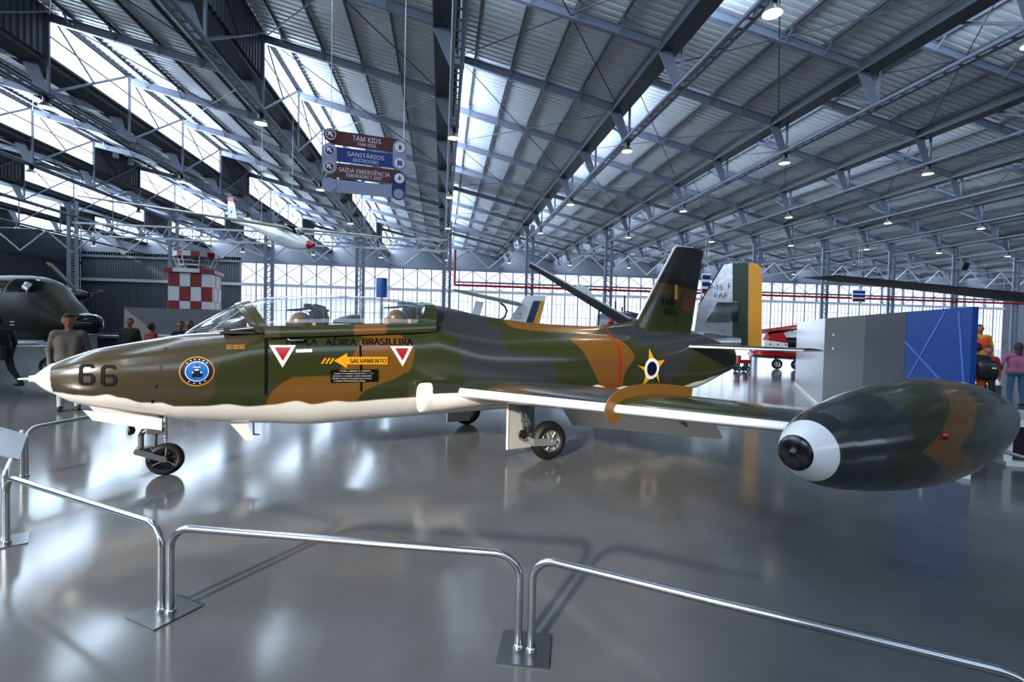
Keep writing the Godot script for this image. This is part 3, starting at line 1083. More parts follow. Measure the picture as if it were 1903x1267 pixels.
	patch("badge_window", q2.call([[-0.13, 0.06], [0.11, 0.06], [0.11, 0.16], [-0.13, 0.16]]), wht, holder, 0.0115, 0.03)
	patch("badge_bar", q2.call([[-0.22, 0.26], [0.22, 0.26], [0.18, 0.31], [-0.18, 0.31]]), wht, holder, 0.0115, 0.03)
	for s in [-1, 1]:
		patch("badge_light", ring_poly(bc + Vector2(0.24 * s, -0.06) * br, br * 0.06, br * 0.06, 10), wht, holder, 0.0115, 0.03)
	for i in 11:
		var an := PI * (0.17 + 0.66 * i / 10.0)
		if i < 6: patch("badge_letter", ring_poly(bc + Vector2(cos(PI * (0.25 + 0.1 * i)), sin(PI * (0.25 + 0.1 * i))) * br * 0.78, br * 0.045, br * 0.045, 8), wht, holder, 0.0085, 0.03)
		elif i < 10: patch("badge_letter", ring_poly(bc + Vector2(cos(-PI * (0.3 + 0.13 * (i - 6))), sin(-PI * (0.3 + 0.13 * (i - 6)))) * br * 0.78, br * 0.045, br * 0.045, 8), wht, holder, 0.0085, 0.03)
	# national star: yellow and green points, white ring, blue disc
	var sc := mark(1211, 685)
	var sr := 0.36
	var grn := gloss("marking_green", Color(0.03, 0.13, 0.05), 0.3)
	for i in 5:
		var t0 := PI / 2 + 0.12 + TAU * i / 5
		var tip := sc + Vector2(cos(t0), sin(t0)) * sr
		var l := sc + Vector2(cos(t0 + 0.5), sin(t0 + 0.5)) * sr * 0.45
		var r := sc + Vector2(cos(t0 - 0.5), sin(t0 - 0.5)) * sr * 0.45
		var mid := sc + Vector2(cos(t0), sin(t0)) * sr * 0.3
		patch("star_point", PackedVector2Array([mid, l, tip]), yel, holder, 0.005)
		patch("star_point", PackedVector2Array([mid, tip, r]), grn if i % 2 else yel, holder, 0.005)
	patch("star_ring", ring_poly(sc, 0.185, 0.185), wht, holder, 0.007)
	patch("star_disc", ring_poly(sc, 0.125, 0.125), navy, holder, 0.009)
	# red engine-break stripe round the body
	var b := Mb.new()
	for xs in [[6.205, 6.237]]:
		var rows := []
		for i in 2:
			var s := fus_at(xs[i])
			var row := PackedVector3Array()
			for j in 31:
				var p := skin(s, lerpf(1.05, PI - 0.02, j / 30.0))
				row.append(p + Vector3(0, (p.y - 1.11) * 0.008 + 0.001, p.z * 0.012 + 0.003))
			rows.append(row)
		b.grid(rows, false, true)
	obj("red_stripe", b, red, holder)
	# serial and arm of service on the fin come with the fin

func six(at: Vector2, w: float, h: float, m: Material) -> void:
	# a 6 made of straight strokes with cut corners, as stencilled
	var f := func(x: float, y: float) -> Vector2: return at + Vector2(x * w, y * h)
	var t := 0.24
	var outer := [[0.2, 0], [0.8, 0], [1, 0.15], [1, 0.42], [0.8, 0.57], [t, 0.57], [t, 0.78], [0.34, 0.86], [0.72, 0.86], [0.78, 0.78], [1, 0.82], [0.82, 1], [0.2, 1], [0, 0.85], [0, 0.15]]
	var inner := [[t + 0.06, 0.14], [t, 0.19], [t, 0.44], [0.70, 0.44], [0.77, 0.38], [0.77, 0.19], [0.70, 0.14]]
	# bridge outer and inner into one outline
	var p := PackedVector2Array()
	for q in outer: p.append(f.call(q[0], q[1]))
	p.append(f.call(0.0, 0.16))
	var start := p.size()
	# split into strokes instead of a holed outline
	var strokes := [
		[[0, 0.15], [0.2, 0], [0.8, 0], [1, 0.15], [0.77, 0.19], [0.70, 0.14], [0.30, 0.14], [t, 0.19]],
		[[0.77, 0.19], [1, 0.15], [1, 0.42], [0.8, 0.57], [t, 0.57], [t, 0.43], [0.70, 0.43], [0.77, 0.38]],
		[[0, 0.15], [t, 0.19], [t, 0.80], [0.31, 0.86], [0.2, 1.0], [0, 0.85]],
		[[0.2, 1.0], [0.31, 0.86], [0.70, 0.86], [0.77, 0.78], [1.0, 0.82], [0.82, 1.0]]]
	for s in strokes:
		var o := PackedVector2Array()
		for q in s: o.append(f.call(q[0], q[1]))
		patch("number_stroke", o, m, jet, 0.006, 0.05)

# ---------------------------------------------------------------- cockpit and canopy
func arch(xt: float, yt: float, xb: float, yb: float, w: float, n := 24, grow := 0.0) -> PackedVector3Array:
	var out := PackedVector3Array()
	for j in n + 1:
		var a := lerpf(-PI / 2, PI / 2, float(j) / n)
		var c := pow(maxf(cos(a), 0.0), 0.8)
		out.append(Vector3(lerpf(xb, xt, c), lerpf(yb, yt + grow, c), sin(a) * (w + grow)))
	return out

const CANOPY := [[0.70, 1.935, 0.93, 1.655, 0.425], [0.95, 2.008, 1.15, 1.665, 0.43], [1.41, 2.068, 1.52, 1.68, 0.435], [1.85, 2.085, 1.92, 1.70, 0.43], [2.18, 2.085, 2.22, 1.715, 0.425], [2.61, 2.06, 2.62, 1.735, 0.405], [3.02, 2.03, 2.98, 1.76, 0.36]]

func jet_cockpit() -> void:
	var gl := StandardMaterial3D.new()
	gl.resource_name = "acrylic"
	gl.albedo_color = Color(0.55, 0.62, 0.70, 0.035)
	gl.transparency = BaseMaterial3D.TRANSPARENCY_ALPHA
	gl.roughness = 0.03
	gl.metallic_specular = 0.6
	var frame := gloss("frame_green", Color(0.20, 0.205, 0.14))
	# windscreen
	var rows := []
	for i in 9:
		var t := i / 8.0
		rows.append(arch(lerpf(0.17, 0.67, t), lerpf(1.578, 1.925, pow(t, 0.92)), lerpf(0.20, 0.90, t), lerpf(1.56, 1.64, t), lerpf(0.05, 0.42, pow(t, 0.75))))
	var b := Mb.new()
	b.grid(rows, false, true)
	var ws := obj("windscreen", b, gl, jet)
	# windscreen bars on both sides
	for s in [-1, 1]:
		b = Mb.new()
		b.tube([Vector3(0.70, 1.83, 0.25 * s), Vector3(0.56, 1.72, 0.285 * s), Vector3(0.42, 1.60, 0.28 * s), Vector3(0.44, 1.597, 0.285 * s), Vector3(0.84, 1.655, 0.415 * s)], 0.009, 6)
		obj("windscreen_bar", b, mats["metal"], ws)
	b = Mb.new()
	arch_band(b, [0.655, 1.917, 0.875, 1.60, 0.42], [0.705, 1.938, 0.935, 1.60, 0.43], 0.012)
	obj("windscreen_arch", b, frame, jet)
	# sliding canopy
	rows = []
	for c in CANOPY: rows.append(arch(c[0], c[1], c[2], c[3], c[4]))
	b = Mb.new()
	b.grid(rows, false, true)
	rows = []
	for c in CANOPY: rows.append(arch(c[0], c[1], c[2], c[3], c[4], 24, -0.012))
	b.grid(rows, false, false)
	var can := obj("canopy", b, gl, jet)
	b = Mb.new()
	arch_band(b, [0.715, 1.940, 0.945, 1.60, 0.43], [0.80, 1.967, 1.03, 1.60, 0.435], 0.014)
	obj("canopy_front_arch", b, frame, can)
	b = Mb.new()
	arch_band(b, [2.93, 2.038, 2.74, 1.74, 0.40], [3.06, 2.028, 3.0, 1.72, 0.37], 0.012)
	obj("canopy_rear_arch", b, gloss("frame_dark_green", C_GREEN), can)
	# canopy rails on both sides, painted as the flank beside them
	for s in [-1, 1]:
		for q in [[0.95, 1.10, Color(0.235, 0.225, 0.165)], [1.10, 1.92, C_GREEN], [1.92, 2.32, C_BROWN], [2.32, 2.98, C_GREEN]]:
			b = Mb.new()
			var r2 := []
			for i in 9:
				var x: float = lerpf(q[0], q[1], i / 8.0)
				var yt: float = canopy_base(x) + 0.012
				var row := PackedVector3Array()
				for p in [[yt - 0.125, 0.455], [yt - 0.10, 0.468], [yt - 0.03, 0.455], [yt, 0.442], [yt, 0.41]]:
					row.append(Vector3(x, p[0], p[1] * s))
				r2.append(row)
			b.grid(r2, false, s > 0)
			obj("canopy_rail", b, gloss("rail_%s" % q[2].to_html(), q[2]), can)
	# the dark seam under the rail
	b = Mb.new()
	for i in 20:
		var xa := lerpf(0.95, 2.98, i / 20.0); var xb := lerpf(0.95, 2.98, (i + 1) / 20.0)
		var ya := canopy_base(xa) - 0.118; var yb := canopy_base(xb) - 0.118
		b.bar(Vector3(xa, ya, skin_z(xa, ya) - 0.002), Vector3(xb, yb, skin_z(xb, yb) - 0.002), 0.016, 0.014)
	obj("rail_seam", b, mats["marking_black"], can)
	# grab handle
	b = Mb.new()
	b.tube([Vector3(1.19, 1.53, 0.45), Vector3(1.21, 1.52, 0.485), Vector3(1.34, 1.52, 0.485), Vector3(1.36, 1.53, 0.45)], 0.011, 8)
	obj("grab_handle", b, mats["metal"], can)
	# cockpit deck, coamings and seats
	b = Mb.new()
	for i in 8:
		var xa := lerpf(0.55, 2.95, i / 8.0); var xb := lerpf(0.55, 2.95, (i + 1) / 8.0)
		b.box(Vector3((xa + xb) / 2, 1.62 + 0.012 * i, 0), Vector3(xb - xa, 0.07, 0.7))
	obj("cockpit_deck", b, mat("cockpit_grey", Color(0.13, 0.135, 0.14), 0.6), jet)
	for q in [[0.50, 1.63, 0.22], [1.78, 1.72, 0.24]]:
		b = Mb.new()
		var r3 := []
		for i in 7:
			var t := i / 6.0
			var row := PackedVector3Array()
			for j in 13:
				var a := PI * j / 12
				row.append(Vector3(q[0] + 0.28 * t, q[1] + sin(a) * 0.13 * (0.45 + 0.55 * sin(t * PI * 0.55)), -cos(a) * q[2] * (0.7 + 0.3 * t)))
			r3.append(row)
		b.grid(r3, false, true)
		obj("instrument_coaming", b, mats["black"], jet)
	seat(1.42, 1.66)
	seat(2.62, 1.735)

func canopy_base(x: float) -> float:
	for i in CANOPY.size() - 1:
		if x <= CANOPY[i + 1][2] or i == CANOPY.size() - 2:
			return lerpf(CANOPY[i][3], CANOPY[i + 1][3], clampf((x - CANOPY[i][2]) / (CANOPY[i + 1][2] - CANOPY[i][2]), -0.5, 1.0))
	return 1.7

func arch_band(b: Mb, p: Array, q: Array, thick: float) -> void:
	var o1 := arch(p[0], p[1], p[2], p[3], p[4], 28, thick)
	var o2 := arch(q[0], q[1], q[2], q[3], q[4], 28, thick)
	var i1 := arch(p[0], p[1], p[2], p[3], p[4], 28, -0.01)
	var i2 := arch(q[0], q[1], q[2], q[3], q[4], 28, -0.01)
	b.grid([o1, o2], false, true)
	b.grid([i2, i1], false, true)
	b.grid([o2, i2], false, true)
	b.grid([i1, o1], false, true)

func seat(x: float, y: float) -> void:
	var s := Node3D.new()
	s.name = "ejection_seat"
	jet.add_child(s, true)
	s.position = Vector3(x, y, 0)
	var b := Mb.new()
	# back and head box, leaning aft
	b.prism(PackedVector2Array([Vector2(0.05, -0.2), Vector2(0.24, -0.2), Vector2(0.27, 0.12), Vector2(0.22, 0.27), Vector2(0.1, 0.3), Vector2(0.07, 0.1)]), 0.3)
	obj("seat_back", b, mats["black"], s)
	# tan stowed pack that stands over the seat, ball shaped with a lit rim
	b = Mb.new()
	var prof := []
	for i in 13:
		var a := PI * i / 12
		prof.append(Vector2(sin(a) * 0.125 + 0.0005, -cos(a) * 0.13))
	b.lathe(prof, 24, Vector3(-0.05, 0.07, 0.03), Basis(Vector3(0, 0, 1), Vector3(0, 1, 0), Vector3(-1, 0, 0)))
	obj("headrest_pack", b, mat("pack_tan", Color(0.36, 0.27, 0.15), 0.35, 0.3), s)
	b = Mb.new()
	b.tube([Vector3(-0.19, 0.07, 0.07), Vector3(-0.19, 0.04, 0.06), Vector3(-0.175, -0.02, 0.07)], 0.035, 10)
	obj("oxygen_mask", b, mat("mask_grey", Color(0.55, 0.5, 0.42), 0.4), s)
	# blue strap
	b = Mb.new()
	var rows := []
	for k in 2:
		var row := PackedVector3Array()
		for j in 17:
			var a := lerpf(-0.35 * PI, 0.65 * PI, j / 16.0)
			row.append(Vector3(0.035 + 0.035 * k, 0.07 + sin(a) * 0.134, 0.03 + cos(a) * 0.134))
		rows.append(row)
	b.grid(rows)
	obj("blue_strap", b, mat("strap_blue", Color(0.06, 0.09, 0.25), 0.6), s)
	# face-blind handles and rails on top
	b = Mb.new()
	for z in [-0.07, 0.07]:
		b.tube([Vector3(0.2, 0.24, z), Vector3(0.06, 0.25, z), Vector3(-0.06, 0.225, z), Vector3(-0.2, 0.215, z)], [0.022, 0.02, 0.014, 0.008], 8)
	b.box(Vector3(0.03, 0.265, 0), Vector3(0.07, 0.07, 0.16))
	obj("face_blind_handle", b, mats["black"], s)
	for z in [-0.14, 0.14]:
		b = Mb.new()
		b.tube([Vector3(0.16, -0.15, z), Vector3(0.21, 0.1, z), Vector3(0.2, 0.25, z)], 0.02, 8)
		for i in 5:
			b.box(Vector3(0.18 + i * 0.012, -0.08 + i * 0.075, z * 1.12), Vector3(0.06, 0.03, 0.03))
		obj("seat_rail", b, mats["dark_metal"], s)
	b = Mb.new()
	b.box(Vector3(0.1, -0.0, 0.165), Vector3(0.035, 0.14, 0.02), Basis(Vector3(0, 0, 1), 0.3))
	obj("yellow_tag", b, mats["marking_yellow"], s)

# ---------------------------------------------------------------- wings and tanks
# span station: leading edge x, its height, chord, thickness ratio
func wing_at(z: float) -> Array:
	var t := (z - 0.65) / 4.15
	return [3.18 + 0.1277 * (z - 0.65), 0.835 + 0.0668 * (z - 0.65), lerpf(2.36, 1.38, t), lerpf(0.135, 0.115, t)]

# point round the section: 0 trailing edge below, 0.5 leading edge, 1 trailing edge above
func foil(s: Array, v: float, z: float, twist := 0.03) -> Vector3:
	var up := v > 0.5
	var c := pow(absf(v - 0.5) * 2.0, 1.7)
	var th: float = 5.0 * s[3] * (0.2969 * sqrt(c) - 0.126 * c - 0.3516 * c * c + 0.2843 * c * c * c - 0.1036 * c * c * c * c)
	var cam := 0.02 * sin(PI * sqrt(c))
	var y: float = (cam + (th if up else -th)) * s[2]
	return Vector3(s[0] + c * s[2], s[1] + y - c * s[2] * twist, z)

func half_wing(b: Mb, sgn: int, stations: Array, va: float, vb: float, nv: int, gap := 0.0) -> void:
	var rows := []; var uvs := []
	for z in stations:
		var s := wing_at(z)
		var row := PackedVector3Array(); var ur := PackedVector2Array()
		for j in nv + 1:
			var v := lerpf(va, vb, float(j) / nv)
			var p := foil(s, v, z)
			row.append(Vector3(p.x, p.y, p.z * sgn)); ur.append(Vector2((z - 0.3) / 4.9, v))
		rows.append(row); uvs.append(ur)
	b.grid(rows, false, sgn < 0, uvs)

func jet_wings() -> void:
	# paint: upper side camouflage, white leading edge and underside, brown band that hooks round the leading edge
	var wim := func(i: int, j: int) -> Color:
		var z := 0.3 + 4.9 * (i + 0.5) / 768.0
		var v := (j + 0.5) / 512.0
		var c := pow(absf(v - 0.5) * 2.0, 1.7)
		if v <= 0.5: return Color(0.80, 0.80, 0.80)
		if v < 0.548: return C_WHITE
		if z > 1.3 and z < 2.75 and c > 0.03 + 0.05 * sin(z * 3.0) and c < 0.16 + 0.05 * sin(z * 2.0): return C_BROWN.lerp(C_GREY, 0.45)
		if z > 3.2 and z < 4.5 + 0.3 * sin(c * 5.0): return C_GREEN
		if z < 1.5 - c * 0.6: return C_GREEN.lerp(C_GREY, 0.4)
		return C_GREY
	var m := gloss("wing_paint", Color.WHITE)
	m.albedo_texture = texture_of(768, 512, wim)
	m.texture_repeat = false
	for sgn in [1, -1]:
		var b := Mb.new()
		var st := []
		for i in 30: st.append(lerpf(0.3, 4.97, i / 29.0))
		half_wing(b, sgn, st, 0.0, 1.0, 56)
		var w := obj("wing", b, m, jet)
		# aileron joint and flap
		b = Mb.new()
		var fl := []
		for q in [[0.78, 4.72, 0.70], [3.15, 4.97, 0.90]]:
			var z: float = q[0]
			var x: float = q[1]; var y: float = q[2]
			fl.append([Vector3(x, y, z * sgn), Vector3(x + 0.30 if z < 2 else x + 0.25, 0.295 if z < 2 else 0.565, z * sgn)])
		var off := Vector3(0.035, 0.012, 0)
		b.quad(fl[0][0], fl[0][1], fl[1][1], fl[1][0]); b.quad(fl[1][0] + off, fl[1][1] + off, fl[0][1] + off, fl[0][0] + off)
		b.quad(fl[0][1], fl[0][1] + off, fl[1][1] + off, fl[1][1]); b.quad(fl[0][0], fl[0][0] + off, fl[0][1] + off, fl[0][1])
		b.quad(fl[1][1], fl[1][1] + off, fl[1][0] + off, fl[1][0]); b.quad(fl[1][0], fl[1][0] + off, fl[0][0] + off, fl[0][0])
		var f := obj("flap", b, gloss("flap_white", Color(0.80, 0.80, 0.80)), w)
		for z in [1.2, 2.0, 2.8]:
			b = Mb.new()
			b.tube([Vector3(4.75 + z * 0.06, 0.62 + z * 0.05, z * sgn), Vector3(4.95 + z * 0.05, 0.46 + z * 0.07, z * sgn)], 0.02, 6)
			obj("flap_hinge", b, mats["metal"], f)
		wing_fence(sgn, w)
		tip_tank(sgn)
		intake(sgn)

# brown fence plate that wraps the leading edge and runs back over the wing
func wing_fence(sgn: int, w: Node) -> void:
	var z := 3.34
	var s := wing_at(z)
	var inner := []; var outer := []
	for i in 33:
		var v := lerpf(0.40, 0.86, i / 32.0)
		var p := foil(s, v, z); var q := foil(s, v + 0.004, z)
		var t := (q - p).normalized()
		var n := Vector3(-t.y, t.x, 0)
		if i < 17 and n.x > 0.2: n = -n
		if v > 0.55 and n.y < 0: n = -n
		if v < 0.47 and n.y > 0: n = -n
		var h := 0.10 * smoothstep(0.40, 0.45, v) * (1.0 - 0.12 * smoothstep(0.6, 0.86, v))
		if v < 0.45: h = 0.10 * (v - 0.40) / 0.05
		inner.append(p - n * 0.01); outer.append(p + n * h)
	var b := Mb.new()
	for side in [-0.006, 0.006]:
		var o := Vector3(0, 0, side)
		var ra := PackedVector3Array(); var rb := PackedVector3Array()
		for i in 33:
			ra.append((inner[i] + o) * Vector3(1, 1, sgn)); rb.append((outer[i] + o) * Vector3(1, 1, sgn))
		b.grid([ra, rb])
	var ea := PackedVector3Array(); var eb := PackedVector3Array()
	for i in 33:
		ea.append((outer[i] + Vector3(0, 0, -0.006)) * Vector3(1, 1, sgn)); eb.append((outer[i] + Vector3(0, 0, 0.006)) * Vector3(1, 1, sgn))
	b.grid([ea, eb])
	obj("wing_fence", b, gloss("fence_brown", C_BROWN, 0.3), w)

func tip_tank(sgn: int) -> void:
	var c := Vector3(3.07, 1.125, 5.2 * sgn)
	var L := 3.07
	var pr := [[0.0, 0.0], [0.0015, 0.086], [0.01, 0.104], [0.022, 0.128], [0.039, 0.156], [0.07, 0.194], [0.12, 0.232], [0.2, 0.275], [0.28, 0.305], [0.36, 0.325], [0.44, 0.332], [0.52, 0.325], [0.60, 0.302], [0.68, 0.266], [0.76, 0.217], [0.84, 0.157], [0.91, 0.095], [0.96, 0.048], [0.99, 0.014], [1.0, 0.0]]
	var r_at := func(t: float) -> float:
		for i in pr.size() - 1:
			if t <= pr[i + 1][0]: return lerpf(pr[i][1], pr[i + 1][1], (t - pr[i][0]) / (pr[i + 1][0] - pr[i][0]))
		return 0.0
	var tim := func(i: int, j: int) -> Color:
		var t := (i + 0.5) / 1024.0
		var a := TAU * (j + 0.5) / 256.0          # 0 outboard, PI/2 up
		var up := sin(a)
		var rise := absf(up)
		if t < 0.038: return Color(0.86, 0.86, 0.86)
		if absf(t - (0.27 + 0.21 * rise)) < 0.058: return C_BROWN
		if t < 0.15 + 0.06 * rise + 0.03 * sin(a * 3.0): return C_GREY
		if t > 0.55 + 0.2 * rise or (up < -0.15 and t > 0.42 + 0.2 * rise): return C_GREEN.lerp(C_GREY, 0.5)
		return C_GREEN
	var key := "tank_paint"
	if not mats.has(key):
		var m := gloss(key, Color.WHITE, 0.18)
		m.albedo_texture = texture_of(1024, 256, tim)
	var tank := Node3D.new()
	tank.name = "tip_tank"
	jet.add_child(tank, true)
	tank.position = c
	var rows := []; var uvs := []
	for i in 97:
		var t := lerpf(0.0012, 1.0, pow(i / 96.0, 1.7))
		var r: float = r_at.call(t)
		var row := PackedVector3Array(); var ur := PackedVector2Array()
		for j in 49:
			var a := TAU * j / 48
			row.append(Vector3(t * L, sin(a) * r, cos(a) * r * sgn)); ur.append(Vector2(t, float(j) / 48))
		rows.append(row); uvs.append(ur)
	var b := Mb.new()
	b.grid(rows, true, sgn < 0, uvs)
	obj("tank_body", b, mats[key], tank)
	# black nose plug
	b = Mb.new()
	var ax := Basis(Vector3(0, 0, 1), Vector3(0, 1, 0), Vector3(-1, 0, 0))
	var prof := [Vector2(0.088, -0.01), Vector2(0.089, 0.0), Vector2(0.082, 0.006), Vector2(0.066, 0.011), Vector2(0.04, 0.015), Vector2(0.02, 0.016), Vector2(0.016, 0.024), Vector2(0.0, 0.025)]
	b.lathe(prof, 32, Vector3.ZERO, ax)
	obj("nose_plug", b, mat("plug_black", Color(0.01, 0.01, 0.013), 0.22), tank)
	# red position lamp glass on the flank, studs, fuel drains
	b = Mb.new()
	b.lathe([Vector2(0.022, 0), Vector2(0.02, 0.012), Vector2(0.012, 0.022), Vector2(0, 0.026)], 14, Vector3(0.86, 0.07, 0.298 * sgn), Basis(Vector3(1, 0, 0), Vector3(0, 1, 0), Vector3(0, 0, sgn)))
	obj("red_lens", b, gloss("red_glass", Color(0.5, 0.02, 0.02), 0.1), tank)
	for i in 3:
		b = Mb.new()
		b.tube([Vector3(1.12 + i * 0.06, -0.30, 0), Vector3(1.13 + i * 0.06, -0.352, 0)], 0.012, 8)
		obj("drain_stub", b, mats["black"], tank)
	b = Mb.new()
	b.prism(PackedVector2Array([Vector2(1.53, -0.31), Vector2(1.60, -0.31), Vector2(1.62, -0.345), Vector2(1.57, -0.355)]), 0.02)
	obj("vent_mast", b, mats["black"], tank)

func intake(sgn: int) -> void:
	# oval lip ahead of the wing root, then a fairing that runs back into the wing
	var lip := Vector3(2.735, 0.80, 0.61 * sgn)
	var rows := []
	for q in [[2.78, 0.86, 0.92, 0], [2.745, 0.94, 0.975, 0], [2.72, 1.0, 1.0, 0], [2.715, 1.0, 1.0, 1], [2.74, 0.86, 0.88, 1], [2.80, 0.78, 0.8, 1], [3.2, 0.7, 0.7, 1]]:
		pass
	var lipm := gloss("white_gloss", C_WHITE)
	var sec := func(x: float, kz: float, ky: float, cz: float, cy: float) -> PackedVector3Array:
		var row := PackedVector3Array()
		for j in 33:
			var a := TAU * j / 32
			row.append(Vector3(x, cy + sin(a) * 0.185 * ky, (cz + cos(a) * 0.125 * kz) * sgn))
		return row
	var b := Mb.new()
	b.grid([sec.call(2.86, 1.04, 1.03, 0.60, 0.80), sec.call(2.76, 1.06, 1.04, 0.61, 0.80), sec.call(2.72, 1.0, 1.0, 0.61, 0.80), sec.call(2.705, 0.88, 0.9, 0.61, 0.80), sec.call(2.72, 0.78, 0.82, 0.61, 0.80), sec.call(2.80, 0.70, 0.76, 0.61, 0.80)], true, sgn < 0)
	var l := obj("intake_lip", b, lipm, jet)
	b = Mb.new()
	b.grid([sec.call(2.80, 0.70, 0.76, 0.61, 0.80), sec.call(3.3, 0.6, 0.7, 0.55, 0.82)], true, sgn < 0)
	var back: PackedVector3Array = sec.call(3.3, 0.6, 0.7, 0.55, 0.82)
	for j in 32: b.quad(back[j], back[j + 1], Vector3(3.3, 0.82, 0.55 * sgn), Vector3(3.3, 0.82, 0.55 * sgn))
	obj("intake_duct", b, mat("duct_shade", Color(0.55, 0.54, 0.52), 0.5), l)
	# fairing: upper half camouflage grey-green, lower half white
	for half in 2:
		b = Mb.new()
		var fr := []
		for q in [[2.80, 1.05, 1.03, 0.60, 0.80], [3.0, 1.2, 1.02, 0.585, 0.80], [3.2, 1.4, 0.98, 0.57, 0.80], [3.5, 1.6, 0.92, 0.55, 0.80], [4.0, 1.75, 0.8, 0.52, 0.79], [4.6, 1.5, 0.62, 0.48, 0.78], [5.2, 0.9, 0.4, 0.44, 0.78]]:
			var row := PackedVector3Array()
			for j in 17:
				var a := lerpf(0.32, PI, j / 16.0) if half == 0 else lerpf(-PI, 0.32, j / 16.0)
				row.append(Vector3(q[0], q[4] + sin(a) * 0.185 * q[2], (q[3] + cos(a) * 0.125 * q[1]) * sgn))
			fr.append(row)
		b.grid(fr, false, sgn < 0)
		obj("intake_fairing", b, gloss("fairing_grey", C_GREEN.lerp(C_GREY, 0.6)) if half == 0 else lipm, jet)

